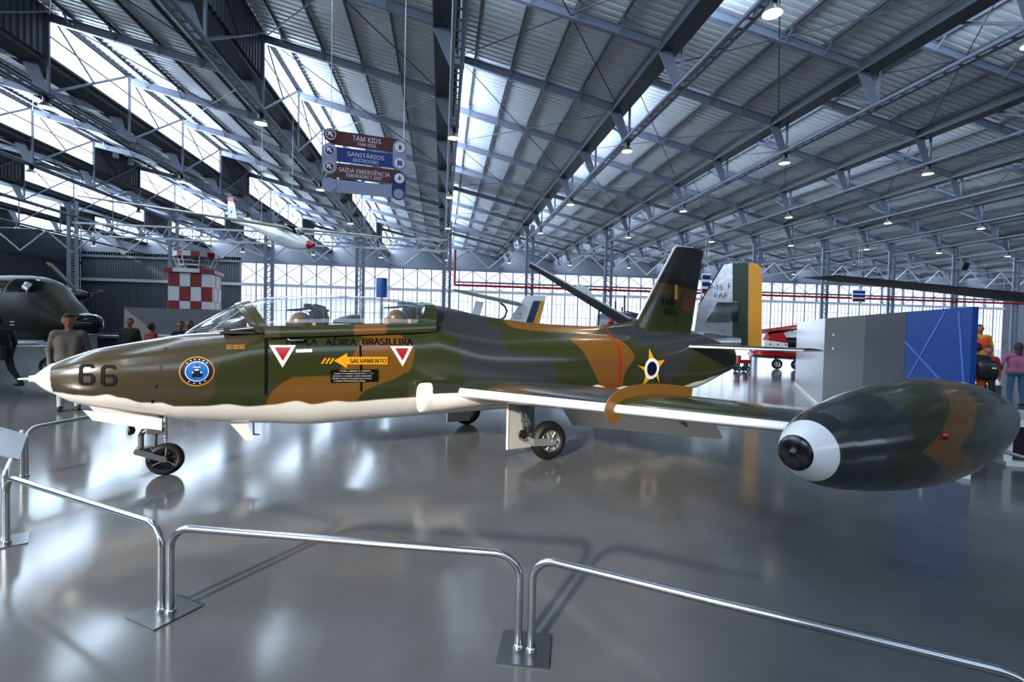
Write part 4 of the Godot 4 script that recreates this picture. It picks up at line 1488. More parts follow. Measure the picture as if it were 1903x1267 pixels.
# ---------------------------------------------------------------- tail
func jet_tail() -> void:
	var fin_sec := func(y: float) -> Array:
		var t := (y - 1.60) / 1.70
		var le := 6.78 + 1.11 * t
		var te := 8.395 + 0.30 * t
		return [le, te - le]
	var fim := func(i: int, j: int) -> Color:
		var c := (i + 0.5) / 256.0
		var y := 1.60 + 1.74 * (j + 0.5) / 512.0
		if y > 2.78 - c * 0.12 + 0.03 * sin(c * 9.0): return Color(0.17, 0.165, 0.15)
		if y > 2.62 - c * 0.1: return Color(0.075, 0.075, 0.055)
		if y > 2.40 - 0.28 * smoothstep(0.45, 0.8, c) and y < 2.64: return C_BROWN.lerp(Color(0.2, 0.12, 0.05), 0.25)
		return C_GREEN
	var m := gloss("fin_paint", Color.WHITE)
	m.albedo_texture = texture_of(256, 512, fim)
	m.texture_repeat = false
	var part := func(b: Mb, c0: float, c1: float) -> void:
		for side in [-1, 1]:
			var rows := []; var uvs := []
			for i in 21:
				var y := lerpf(1.60, 3.30, i / 20.0)
				var s: Array = fin_sec.call(y)
				var row := PackedVector3Array(); var ur := PackedVector2Array()
				for j in 17:
					var c := lerpf(c0, c1, j / 16.0)
					var th: float = 5.0 * 0.085 * (0.2969 * sqrt(c) - 0.126 * c - 0.3516 * c * c + 0.2843 * c * c * c - 0.1036 * c * c * c * c) * s[1]
					var yy := y
					if i == 20: yy += 0.035 * sin(c * 2.6) - 0.06 * maxf(0, c - 0.8)
					row.append(Vector3(s[0] + c * s[1], yy, th * side)); ur.append(Vector2(c, (yy - 1.6) / 1.74))
				rows.append(row); uvs.append(ur)
			b.grid(rows, false, side < 0, uvs)
			for e in [0, 1]:       # close the cut faces towards the hinge
				for i in 20:
					var j: int = 0 if e == 0 else 16
					var p: Vector3 = rows[i][j]; var q: Vector3 = rows[i + 1][j]
					b.quad(Vector3(p.x, p.y, 0), p, q, Vector3(q.x, q.y, 0))
		# top cap
		var s2: Array = fin_sec.call(3.30)
		var pr := PackedVector3Array(); var pl := PackedVector3Array()
		for j in 17:
			var c := lerpf(c0, c1, j / 16.0)
			var th: float = 5.0 * 0.085 * (0.2969 * sqrt(c) - 0.126 * c - 0.3516 * c * c + 0.2843 * c * c * c - 0.1036 * c * c * c * c) * s2[1]
			var yy := 3.30 + 0.035 * sin(c * 2.6) - 0.06 * maxf(0, c - 0.8)
			pl.append(Vector3(s2[0] + c * s2[1], yy, th)); pr.append(Vector3(s2[0] + c * s2[1], yy, -th))
		b.grid([pl, pr], false, false)
	var b := Mb.new()
	part.call(b, 0.0, 0.645)
	var fin := obj("fin", b, m, jet)
	b = Mb.new()
	part.call(b, 0.66, 1.0)
	var rud := obj("rudder", b, m, jet)
	# white leading edge and cap
	b = Mb.new()
	var le := []
	for i in 21:
		var y := lerpf(1.92, 3.27, i / 20.0)
		le.append(Vector3(6.78 + 1.11 * (y - 1.60) / 1.70 + 0.004, y, 0))
	le.append(Vector3(7.93, 3.325, 0)); le.append(Vector3(8.0, 3.342, 0)); le.append(Vector3(8.4, 3.338, 0))
	b.tube(le, 0.021, 8)
	obj("fin_edge", b, mats["white_gloss"], fin)
	# national flash and serials on the fin
	var place := func(x: float, y: float) -> Vector3:
		var s: Array = fin_sec.call(y)
		var c: float = clampf((x - s[0]) / s[1], 0.01, 1.0)
		var th: float = 5.0 * 0.085 * (0.2969 * sqrt(c) - 0.126 * c - 0.3516 * c * c + 0.2843 * c * c * c - 0.1036 * c * c * c * c) * s[1]
		return Vector3(x, y, th + 0.005)
	for q in [[7.80, 7.875, mats["marking_green"]], [7.875, 7.955, mats["marking_yellow"]]]:
		b = Mb.new()
		b.quad(place.call(q[0], 2.32), place.call(q[1], 2.32), place.call(q[1], 2.60), place.call(q[0], 2.60))
		obj("fin_flash", b, q[2], fin)
	for q in [["FAB", 7.55, 2.20, 0.12, 0.30], ["4466", 7.58, 2.03, 0.12, 0.32]]:
		var bt := Basis(Vector3(1, 0, 0), Vector3(0, 1, 0), Vector3(0, 0, 1))
		flat_text("serial_lettering", q[0], Transform3D(bt, place.call(q[1] + q[4] / 2, q[2] + q[3] / 2) + Vector3(0, 0, 0.012)), q[4], q[3], mats["marking_black"], fin)
	# tailplane and elevators
	for sgn in [1, -1]:
		b = Mb.new()
		var rows := []
		var uvs := []
		for i in 13:
			var t := i / 12.0
			var z := lerpf(0.1, 2.1, t)
			var s := [lerpf(7.95, 8.56, t), 1.432 + 0.018 * t, lerpf(1.12, 0.66, t), 0.09]
			var row := PackedVector3Array(); var ur := PackedVector2Array()
			for j in 33:
				var p := foil(s, j / 32.0, z, 0.0)
				row.append(Vector3(p.x, p.y, z * sgn)); ur.append(Vector2(t, j / 32.0))
			rows.append(row); uvs.append(ur)
		b.grid(rows, false, sgn < 0, uvs)
		for j in 16: b.quad(rows[12][j], rows[12][j + 1], rows[12][31 - j], rows[12][32 - j])
		var tm := gloss("tailplane_paint", Color.WHITE)
		if tm.albedo_texture == null:
			tm.albedo_texture = texture_of(64, 128, func(i: int, j: int) -> Color: return C_WHITE if j < 71 else (C_GREY if i < 40 else C_GREEN))
			tm.texture_repeat = false
		obj("tailplane", b, tm, jet)

# ---------------------------------------------------------------- undercarriage
func wheel(parent: Node, at: Vector3, r: float, w: float) -> Node3D:
	var o := Node3D.new()
	o.name = "wheel"
	parent.add_child(o, true)
	o.position = at
	var b := Mb.new()
	var prof := []
	for i in 21:
		var a := lerpf(-PI * 0.5, PI * 1.5, i / 20.0)
		prof.append(Vector2(r * 0.76 + sin(a + PI / 2 + PI / 2) * 0.0 + (r * 0.24) * cos(a - PI / 2 + PI / 2 - PI / 2), sin(a - PI / 2) * w * 0.5))
	prof = []
	for i in 21:
		var a := TAU * i / 20.0
		prof.append(Vector2(r * 0.74 + cos(a) * r * 0.26, sin(a) * w * 0.5))
	b.lathe(prof, 40)
	obj("tyre", b, mats["rubber"], o)
	b = Mb.new()
	for s in [-1, 1]:
		var bs := Basis(Vector3(1, 0, 0), Vector3(0, s, 0), Vector3(0, 0, s))
		b.lathe([Vector2(r * 0.60, w * 0.16), Vector2(r * 0.58, w * 0.42), Vector2(r * 0.53, w * 0.44), Vector2(r * 0.47, w * 0.26), Vector2(r * 0.25, w * 0.2), Vector2(r * 0.2, w * 0.42), Vector2(r * 0.1, w * 0.5), Vector2(0, w * 0.5)], 28, Vector3.ZERO, bs)
	obj("hub", b, mats["metal"], o)
	b = Mb.new()
	for i in 6:
		var a := TAU * i / 6
		b.tube([Vector3(cos(a) * r * 0.2, sin(a) * r * 0.2, w * 0.34), Vector3(cos(a) * r * 0.5, sin(a) * r * 0.5, w * 0.38)], r * 0.05, 6)
	obj("hub_spokes", b, mat("hub_light", Color(0.7, 0.71, 0.7), 0.4, 0.4), o)
	return o

func jet_gear() -> void:
	# nose gear: trailing arm, twin links, doors
	var ng := Node3D.new()
	ng.name = "nose_gear"
	jet.add_child(ng, true)
	var nw := wheel(ng, Vector3(0.0, 0.18, 0), 0.18, 0.12)
	var dk := mat("wheel_dark", Color(0.05, 0.05, 0.055), 0.5)
	for c in nw.get_children():
		if c.name.begins_with("hub"): c.material_override = dk
	var b := Mb.new()
	for i in 3:
		var a := PI / 2 - 0.1 + TAU * i / 3
		b.tube([Vector3(cos(a) * 0.02, sin(a) * 0.02, 0.055), Vector3(cos(a) * 0.13, sin(a) * 0.13, 0.055)], 0.01, 6)
	obj("wheel_spokes", b, mats["metal"], nw)
	b = Mb.new()
	b.bar(Vector3(-0.24, 0.30, 0.085), Vector3(0.01, 0.185, 0.085), 0.025, 0.06)
	b.bar(Vector3(-0.24, 0.30, -0.085), Vector3(0.01, 0.185, -0.085), 0.025, 0.06)
	b.tube([Vector3(-0.24, 0.30, -0.1), Vector3(-0.24, 0.30, 0.1)], 0.035, 10)
	b.tube([Vector3(0.0, 0.18, -0.1), Vector3(0.0, 0.18, 0.1)], 0.02, 10)
	obj("trailing_arm", b, mat("gear_grey", Color(0.42, 0.43, 0.45), 0.35, 0.6), ng)
	b = Mb.new()
	b.tube([Vector3(-0.22, 0.31, 0), Vector3(-0.22, 0.46, 0), Vector3(-0.19, 0.52, 0)], 0.028, 10)
	b.tube([Vector3(-0.10, 0.33, 0), Vector3(-0.09, 0.5, 0)], 0.024, 10)
	b.tube([Vector3(-0.24, 0.30, 0.0), Vector3(-0.10, 0.34, 0.0)], 0.02, 8)
	b.box(Vector3(-0.08, 0.51, 0.02), Vector3(0.16, 0.06, 0.14))
	b.tube([Vector3(-0.08, 0.5, 0), Vector3(-0.06, 0.72, 0)], 0.045, 12)
	b.tube([Vector3(-0.2, 0.5, 0.03), Vector3(-0.12, 0.53, 0.06), Vector3(-0.05, 0.47, 0.05)], 0.014, 8)
	obj("leg_linkage", b, mats["gear_grey"], ng)
	b = Mb.new()
	b.lathe([Vector2(0.0, 0.0), Vector2(0.035, 0.01), Vector2(0.05, 0.04), Vector2(0.052, 0.06), Vector2(0, 0.062)], 16, Vector3(-0.26, 0.53, 0.05), Basis(Vector3(0, 0, 1), Vector3(0, 1, 0), Vector3(-1, 0, 0)))
	obj("taxi_lamp", b, mats["black"], ng)
	for s in [-1, 1]:
		b = Mb.new()
		b.prism(PackedVector2Array([Vector2(-0.68, 0.79), Vector2(-0.2, 0.70), Vector2(-0.02, 0.66), Vector2(-0.02, 0.53), Vector2(-0.3, 0.60), Vector2(-0.6, 0.68)]), 0.016, Transform3D(Basis(Vector3(1, 0, 0), -0.1 * s), Vector3(0, -0.0, (0.15 + 0.06) * s)))
		obj("nose_gear_door", b, mats["white_gloss"], ng)
	# main gear
	for s in [1, -1]:
		var mg := Node3D.new()
		mg.name = "main_gear"
		jet.add_child(mg, true)
		var zc: float = 1.277 * s
		var w := wheel(mg, Vector3(4.25, 0.255, zc), 0.255, 0.17)
		b = Mb.new()
		b.tube([Vector3(3.98, 0.74, zc - 0.16 * s), Vector3(3.985, 0.55, zc - 0.15 * s)], 0.035, 12)
		b.tube([Vector3(3.985, 0.56, zc - 0.15 * s), Vector3(3.99, 0.30, zc - 0.14 * s)], 0.048, 12)
		b.tube([Vector3(3.87, 0.70, zc - 0.1 * s), Vector3(3.97, 0.40, zc - 0.13 * s)], 0.02, 8)
		b.box(Vector3(3.98, 0.30, zc - 0.14 * s), Vector3(0.12, 0.1, 0.12))
		b.tube([Vector3(3.90, 0.52, zc - 0.12 * s), Vector3(3.99, 0.53, zc - 0.09 * s), Vector3(4.04, 0.45, zc - 0.12 * s)], 0.024, 8)
		b.tube([Vector3(3.90, 0.33, zc - 0.1 * s), Vector3(3.96, 0.28, zc - 0.06 * s)], 0.03, 10)
		obj("oleo_leg", b, mats["gear_grey"], mg)
		b = Mb.new()
		b.bar(Vector3(3.98, 0.27, zc + 0.10 * s), Vector3(4.25, 0.255, zc + 0.12 * s), 0.02, 0.09)
		b.bar(Vector3(3.98, 0.27, zc - 0.12 * s), Vector3(4.25, 0.255, zc - 0.12 * s), 0.02, 0.09)
		b.bar(Vector3(3.985, 0.27, zc - 0.14 * s), Vector3(3.985, 0.27, zc + 0.11 * s), 0.05, 0.09)
		b.tube([Vector3(4.25, 0.255, zc + 0.09 * s), Vector3(4.25, 0.255, zc + 0.14 * s)], 0.035, 12)
		obj("wheel_fork", b, mat("fork_metal", Color(0.66, 0.66, 0.66), 0.3, 0.8), mg)
		b = Mb.new()
		b.lathe([Vector2(0.045, -0.015), Vector2(0.055, 0.0), Vector2(0.045, 0.02), Vector2(0.03, 0.01), Vector2(0, 0.01)], 16, Vector3(3.87, 0.36, zc - 0.04 * s), Basis(Vector3(1, 0, 0), Vector3(0, 1, 0), Vector3(0, 0, 1)))
		b.tube([Vector3(3.93, 0.45, zc - 0.08 * s), Vector3(3.92, 0.3, zc - 0.06 * s), Vector3(4.0, 0.26, zc - 0.03 * s)], 0.014, 6)
		obj("brake_line", b, mats["dark_metal"], mg)
		b = Mb.new()
		b.box(Vector3(3.98, 0.42, zc - 0.26 * s), Vector3(0.42, 0.60, 0.018))
		obj("main_gear_door", b, mat("door_grey", Color(0.60, 0.60, 0.59), 0.4), mg)
		b = Mb.new()
		b.box(Vector3(3.775, 0.42, zc - 0.255 * s), Vector3(0.016, 0.60, 0.03))
		obj("door_edge", b, mats["white_gloss"], mg)

# ================================================================ barriers
func barriers() -> void:
	var p0 := on_floor(8, 1008); var p1 := on_floor(306, 1138); var p2 := on_floor(975, 1207)
	var p3 := p2 + (Vector3(2.09, 0, -1.463) - p2).normalized() * 2.05
	var d0 := on_floor(42, 885); var d1 := on_floor(312, 812)
	var q0 := Vector3(6.33, 0, -5.7); var q1 := Vector3(5.79, 0, -3.75)
	rail(p0, p1, "chrome hoop barrier rail in front of the nose wheel", true)
	rail(p1, p2, "chrome hoop barrier rail in front of the main wheel", true)
	rail(p2, p3, "chrome hoop barrier rail in front of the fat tip tank", true)
	rail(d0, p0, "chrome hoop barrier rail beside the tilted information board", true)
	rail(d1, d0, "chrome hoop barrier rail standing beyond the white nose cone", false)
	rail(q0, q1, "chrome hoop barrier rail beside the white display stand", true)
	# information panel clipped along the corner rail
	var holder: Node3D = get_node("barrier_rail_003")
	var run := (p0 - d0); var dir := run.normalized(); var out := Vector3.UP.cross(dir).normalized()
	if out.x > 0: out = -out
	var c0 := dir * 0.35 + Vector3(0, 0.53, 0); var c1 := dir * 1.55 + Vector3(0, 0.53, 0)
	var lean := out * 0.26 + Vector3(0, 0.14, 0)
	var b := Mb.new()
	b.box((c0 + c1 + lean) / 2 - lean * 0.15, Vector3(c0.distance_to(c1), 0.012, 0.32), Basis(dir, (lean.cross(dir)).normalized() * -1.0, lean.normalized()))
	obj("information_panel", b, mat("board_grey", Color(0.55, 0.57, 0.6), 0.3), holder)
	for q in [0.5, 1.4]:
		b = Mb.new()
		b.bar(dir * q + Vector3(0, 0.5, 0), dir * q + Vector3(0, 0.53, 0) + lean * 0.5, 0.03, 0.02)
		obj("panel_bracket", b, mats["chrome"], holder)

func rail(a: Vector3, b_: Vector3, label: String, plate: bool) -> void:
	var o := thing("barrier_rail", label, "barrier", a)
	var dir := (b_ - a).normalized()
	var s := dir * 0.036 + Vector3(0, 0.011, 0)
	var e := (b_ - a) - dir * 0.036 + Vector3(0, 0.011, 0)
	var h := 0.5; var r := 0.13
	var pts := [s]
	pts.append(s + Vector3(0, h - r, 0))
	for i in range(1, 9):
		var an := PI / 2 * i / 8
		pts.append(s + Vector3(0, h - r + sin(an) * r, 0) + dir * (r - cos(an) * r))
	for i in range(0, 9):
		var an := PI / 2 * (8 - i) / 8
		pts.append(e + Vector3(0, h - r + sin(an) * r, 0) - dir * (r - cos(an) * r))
	pts.append(e)
	var b := Mb.new()
	b.tube(pts, 0.021, 14)
	obj("hoop", b, mats["chrome"], o)
	if plate:
		b = Mb.new()
		b.box(Vector3(0, 0.005, 0), Vector3(0.27, 0.01, 0.27))
		var fp := obj("floor_plate", b, mat("brushed_plate", Color(0.50, 0.51, 0.52), 0.3, 1.0))
		fp.position = b_
		fp.rotation.y = atan2(-dir.z, dir.x)
		tag(fp, "square steel plate at the foot of the " + label.trim_prefix("chrome hoop barrier "), "floor plate")
	for p in [s, e]:
		b = Mb.new()
		b.lathe([Vector2(0.03, 0.0), Vector2(0.03, 0.012), Vector2(0.022, 0.022)], 16, p, Basis(Vector3(1, 0, 0), Vector3(0, 0, -1), Vector3(0, 1, 0)))
		obj("collar", b, mats["chrome"], o)

# ================================================================ partition booth
func partition() -> void:
	var c := [Vector3(12.15, 0, -15.5), Vector3(9.35, 0, -11.1), Vector3(8.05, 0, -8.4), Vector3(7.35, 0, -6.95), Vector3(6.42, 0, -5.2)]
	c[1] = on_floor(1530, 760); c[0] = on_floor(1479, 713); c[4] = on_floor(1799, 890)
	c[3] = c[1].lerp(c[4], 0.70); c[2] = c[1].lerp(c[4], 0.42)
	var h := 2.1
	var cols := [Color(0.36, 0.36, 0.37), Color(0.33, 0.32, 0.32), Color(0.225, 0.22, 0.245), Color(0.0, 0.20, 0.46)]
	var labels := ["glossy grey partition panel with white skirting reflecting the red biplane", "grey partition panel with small notices", "dark grey partition panel next to the blue one", "blue partition panel with crossing pale lines"]
	for i in 4:
		var a: Vector3 = c[i]; var d: Vector3 = c[i + 1] - a
		var o := thing("partition_panel", labels[i], "partition panel", a)
		o.rotation.y = atan2(-d.z, d.x)
		var w := d.length()
		var b := Mb.new()
		b.box(Vector3(w / 2, h / 2 + 0.03, 0), Vector3(w - 0.012, h - 0.06, 0.06))
		var m := mat("partition_%d" % i, cols[i], 0.22 if i == 0 else 0.45, 0.0, 0.6 if i == 0 else 0.35)
		obj("board", b, m, o)
		b = Mb.new()
		b.box(Vector3(w / 2, 0.035, 0.012), Vector3(w, 0.07, 0.075))
		obj("skirting", b, mats["white_paint"], o)
		# camera sees the side that faces +z of the panel
		if i == 1:
			for q in [[0.22, 1.72], [0.22, 1.42]]:
				b = Mb.new()
				b.box(Vector3(q[0] * w + 0.1, q[1], 0.034), Vector3(0.09, 0.05, 0.006))
				obj("notice", b, mats["white_paint"], o)
		if i == 3:
			var lm := mat("pale_line", Color(0.28, 0.36, 0.66), 0.5)
			for q in [[0.0, 1.64, 0.99, 0.85], [0.64, 2.06, 0.02, 0.98], [0.825, 2.06, 0.985, 0.7]]:
				b = Mb.new()
				b.bar(Vector3(q[0] * w, q[1], 0.033), Vector3(q[2] * w, q[3], 0.033), 0.006, 0.035, Vector3.UP)
				obj("printed_line", b, lm, o)
	# white display stand by the barrier
	var t := thing("display_stand", "white display stand with dark screen beside the barrier rail", "stand", Vector3(7.95, 0, -5.72), -0.35)
	var b2 := Mb.new()
	b2.box(Vector3(0, 0.03, 0), Vector3(0.62, 0.06, 0.4))
	b2.box(Vector3(-0.26, 0.3, 0), Vector3(0.1, 0.5, 0.3))
	b2.box(Vector3(0.26, 0.3, 0), Vector3(0.1, 0.5, 0.3))
	b2.box(Vector3(0, 0.58, 0), Vector3(0.64, 0.09, 0.36))
	obj("frame", b2, mats["white_paint"], t)
	b2 = Mb.new()
	b2.box(Vector3(0, 0.3, 0.05), Vector3(0.42, 0.46, 0.06))
	obj("screen", b2, mat("screen_dark", Color(0.16, 0.12, 0.15), 0.2), t)
	b2 = Mb.new()
	b2.box(Vector3(0, 0.66, -0.02), Vector3(0.6, 0.02, 0.34), Basis(Vector3(1, 0, 0), 0.35))
	obj("sloping_top", b2, mat("stand_top", Color(0.62, 0.62, 0.64), 0.3), t)

# ================================================================ hanging sign
func hanging_sign() -> void:
	var at := ahead(679, 306, 12.0)
	var o := thing("hanging_direction_sign", "hanging direction sign of maroon, blue and grey boards with white lettering", "sign", at)
	var to_cam := Vector3(0, at.y, 0) - at
	o.rotation.y = atan2(to_cam.x, to_cam.z) + 0.03
	var s := 12.0 / 918.34 * 1.008      # metres per photograph pixel at the sign
	var maroon := mat("sign_maroon", Color(0.30, 0.085, 0.10), 0.4)
	var blue := mat("sign_blue", Color(0.02, 0.16, 0.46), 0.4)
	var grey := mat("sign_grey", Color(0.52, 0.56, 0.66), 0.4)
	var dark_blue := mat("sign_dark_blue", Color(0.03, 0.07, 0.36), 0.4)
	var white := mat("sign_white", Color(0.85, 0.86, 0.88), 0.5)
	var X := func(u: float) -> float: return (u - 679) * s
	var Y := func(v: float) -> float: return (306 - v) * s
	# boards: x from, x to, y from, y to
	for q in [[620, 738, 254, 278, maroon, 8], [625, 738, 281.5, 306, blue, 7], [623, 738, 309, 334, maroon, 8], [620, 738, 337.5, 359.5, grey, 4]]:
		var b := Mb.new()
		b.box(Vector3((X.call(q[0]) + X.call(q[1])) / 2, (Y.call(q[2]) + Y.call(q[3])) / 2, 0), Vector3(X.call(q[1]) - X.call(q[0]), Y.call(q[2]) - Y.call(q[3]), 0.03))
		obj("board", b, q[4], o)
	# round-ended end plates
	var pill := func(u: float, va: float, vb: float, r: float, m: Material, z: float) -> void:
		var p := PackedVector2Array()
		for i in 17: p.append(Vector2(X.call(u) + cos(PI * i / 16) * r * s, Y.call(va) + sin(PI * i / 16) * r * s))
		for i in 17: p.append(Vector2(X.call(u) - cos(PI * i / 16) * r * s, Y.call(vb) - sin(PI * i / 16) * r * s))
		var b := Mb.new()
		b.prism(p, 0.03, Transform3D(Basis.IDENTITY, Vector3(0, 0, z)))
		obj("end_plate", b, m, o)
	pill.call(738, 268, 297.5, 12.0, grey, 0.025)
	pill.call(619.5, 289, 318, 12.0, grey, 0.025)
	pill.call(737, 324, 351, 12.0, dark_blue, 0.025)
	pill.call(621, 263, 263.1, 11.5, maroon, 0.02)
	pill.call(619.5, 348, 348.1, 12.0, grey, 0.02)
	pill.call(737, 352, 352.1, 9.0, grey, 0.045)
	# white discs with arrows and pictograms
	for q in [[621, 262.5, 0, maroon], [619.5, 290, 0, blue], [619.5, 318, 0, maroon], [738, 269, 1, maroon], [738, 297, 2, blue], [738, 324, 3, maroon]]:
		var b := Mb.new()
		b.prism(ring_poly(Vector2(X.call(q[0]), Y.call(q[1])), 8.8 * s, 8.8 * s, 28), 0.02, Transform3D(Basis.IDENTITY, Vector3(0, 0, 0.045)))
		var d := obj("pictogram_disc", b, white, o)
		if q[2] != 1 and q[2] != 2:
			b = Mb.new()
			b.prism(ring_poly(Vector2(X.call(q[0]), Y.call(q[1])), 7.4 * s, 7.4 * s, 28), 0.02, Transform3D(Basis.IDENTITY, Vector3(0, 0, 0.05)))
			if q[2] == 0: obj("disc_field", b, q[3], d)
		b = Mb.new()
		var cx: float = X.call(q[0]); var cy: float = Y.call(q[1])
		var put := func(pts: Array) -> void:
			var pp := PackedVector2Array()
			for p in pts: pp.append(Vector2(cx + p[0] * s, cy + p[1] * s))
			b.prism(pp, 0.02, Transform3D(Basis.IDENTITY, Vector3(0, 0, 0.055)))
		match q[2]:
			0:   # arrow up and to the left
				put.call([[-4.5, 4.5], [2.5, 4.5], [2.5, 2.8], [-0.4, 2.8], [4.6, -2.4], [2.6, -4.4], [-2.6, 0.7], [-2.6, -2.4], [-4.5, -2.4]])
				obj("arrow", b, white, d)
			1:   # child
				for p in [[0, 2.6, 1.8]]: b.prism(ring_poly(Vector2(cx + p[0] * s, cy + p[1] * s), p[2] * s, p[2] * s, 12), 0.02, Transform3D(Basis.IDENTITY, Vector3(0, 0, 0.055)))
				put.call([[-4, 0.8], [4, 0.8], [1.5, -0.6], [2, -4], [-2, -4], [-1.5, -0.6]])
				obj("pictogram", b, maroon, d)
			2:   # two figures
				for k in [-2.6, 2.6]:
					b.prism(ring_poly(Vector2(cx + k * s, cy + 3.4 * s), 1.3 * s, 1.3 * s, 10), 0.02, Transform3D(Basis.IDENTITY, Vector3(0, 0, 0.055)))
					put.call([[k - 1.7, 1.8], [k + 1.7, 1.8], [k + 1.2, -4.5], [k - 1.2, -4.5]])
				put.call([[-0.3, 5], [0.3, 5], [0.3, -5], [-0.3, -5]])
				obj("pictogram", b, blue, d)
			3:   # running figure in a doorway
				put.call([[-1, 4], [1.5, 4], [1, 1], [4, 0], [1.2, -0.5], [2.5, -4.5], [0, -2], [-3, -4], [-1.5, 0]])
				obj("pictogram", b, mat("exit_grey", Color(0.30, 0.30, 0.26), 0.5), d)
	for q in [["TAM KIDS", 681, 262.5, 48, 8.6], ["TAM KIDS", 681, 272, 32, 5.4], ["SANITÁRIOS", 680, 290, 62, 9.6], ["RESTROOMS", 680, 300.5, 43, 6.0], ["SAÍDA EMERGÊNCIA", 678, 318.5, 87, 9.2], ["EMERGENCY EXIT", 678, 328, 61, 6.0]]:
		flat_text("sign_lettering", q[0], Transform3D(Basis.IDENTITY, Vector3(X.call(q[1]), Y.call(q[2]), 0.018)), q[3] * s, q[4] * s, white, o)
	for u in [621.0, 745.0]:
		rod("hanging_wire", Vector3(X.call(u), Y.call(255), 0), Vector3(X.call(u), 12.6 - at.y, 0), 0.008, mats["metal"], o)

# ================================================================ loft helpers for the other aircraft
# stations along x: [x, bottom, top, half width]
func body(b: Mb, st: Array, n := 28, boxy := 0.95) -> void:
	var rows := []
	for s in st:
		var row := PackedVector3Array()
		for j in n + 1:
			var a := TAU * j / n
			var c := cos(a); var sn := sin(a)
			var my: float = (s[1] + s[2]) / 2
			row.append(Vector3(s[0], my - signf(c) * pow(absf(c), boxy) * (s[2] - s[1]) / 2, signf(sn) * pow(absf(sn), boxy) * s[3]))
		rows.append(row)
	b.grid(rows, true)
	for e in [0, rows.size() - 1]:
		var cen := Vector3(st[e][0], (st[e][1] + st[e][2]) / 2, 0)
		for j in n: b.tri(cen, rows[e][j], rows[e][j + 1])

# a wing between two stations: leading edge point, chord vector, thickness
func plane_wing(b: Mb, a: Vector3, ca: Vector3, ta: float, e: Vector3, ce: Vector3, te: float, up := Vector3.UP) -> void:
	var rows := []
	for i in 9:
		var t := i / 8.0
		var o := a.lerp(e, t); var c := ca.lerp(ce, t); var th := lerpf(ta, te, t)
		if i == 8: th *= 0.6
		var row := PackedVector3Array()
		for j in 25:
			var v := j / 24.0
			var f := pow(absf(v - 0.5) * 2.0, 1.8)
			var y := 2.6 * (0.2969 * sqrt(f) - 0.126 * f - 0.3516 * f * f + 0.2843 * f * f * f - 0.1036 * f * f * f * f) / 0.78 * th * 1.9
			row.append(o + c * f + up * (y if v > 0.5 else -y))
		rows.append(row)
	b.grid(rows)
	for k in [0, 8]:
		for j in 12: b.quad(rows[k][j], rows[k][j + 1], rows[k][23 - j], rows[k][24 - j])

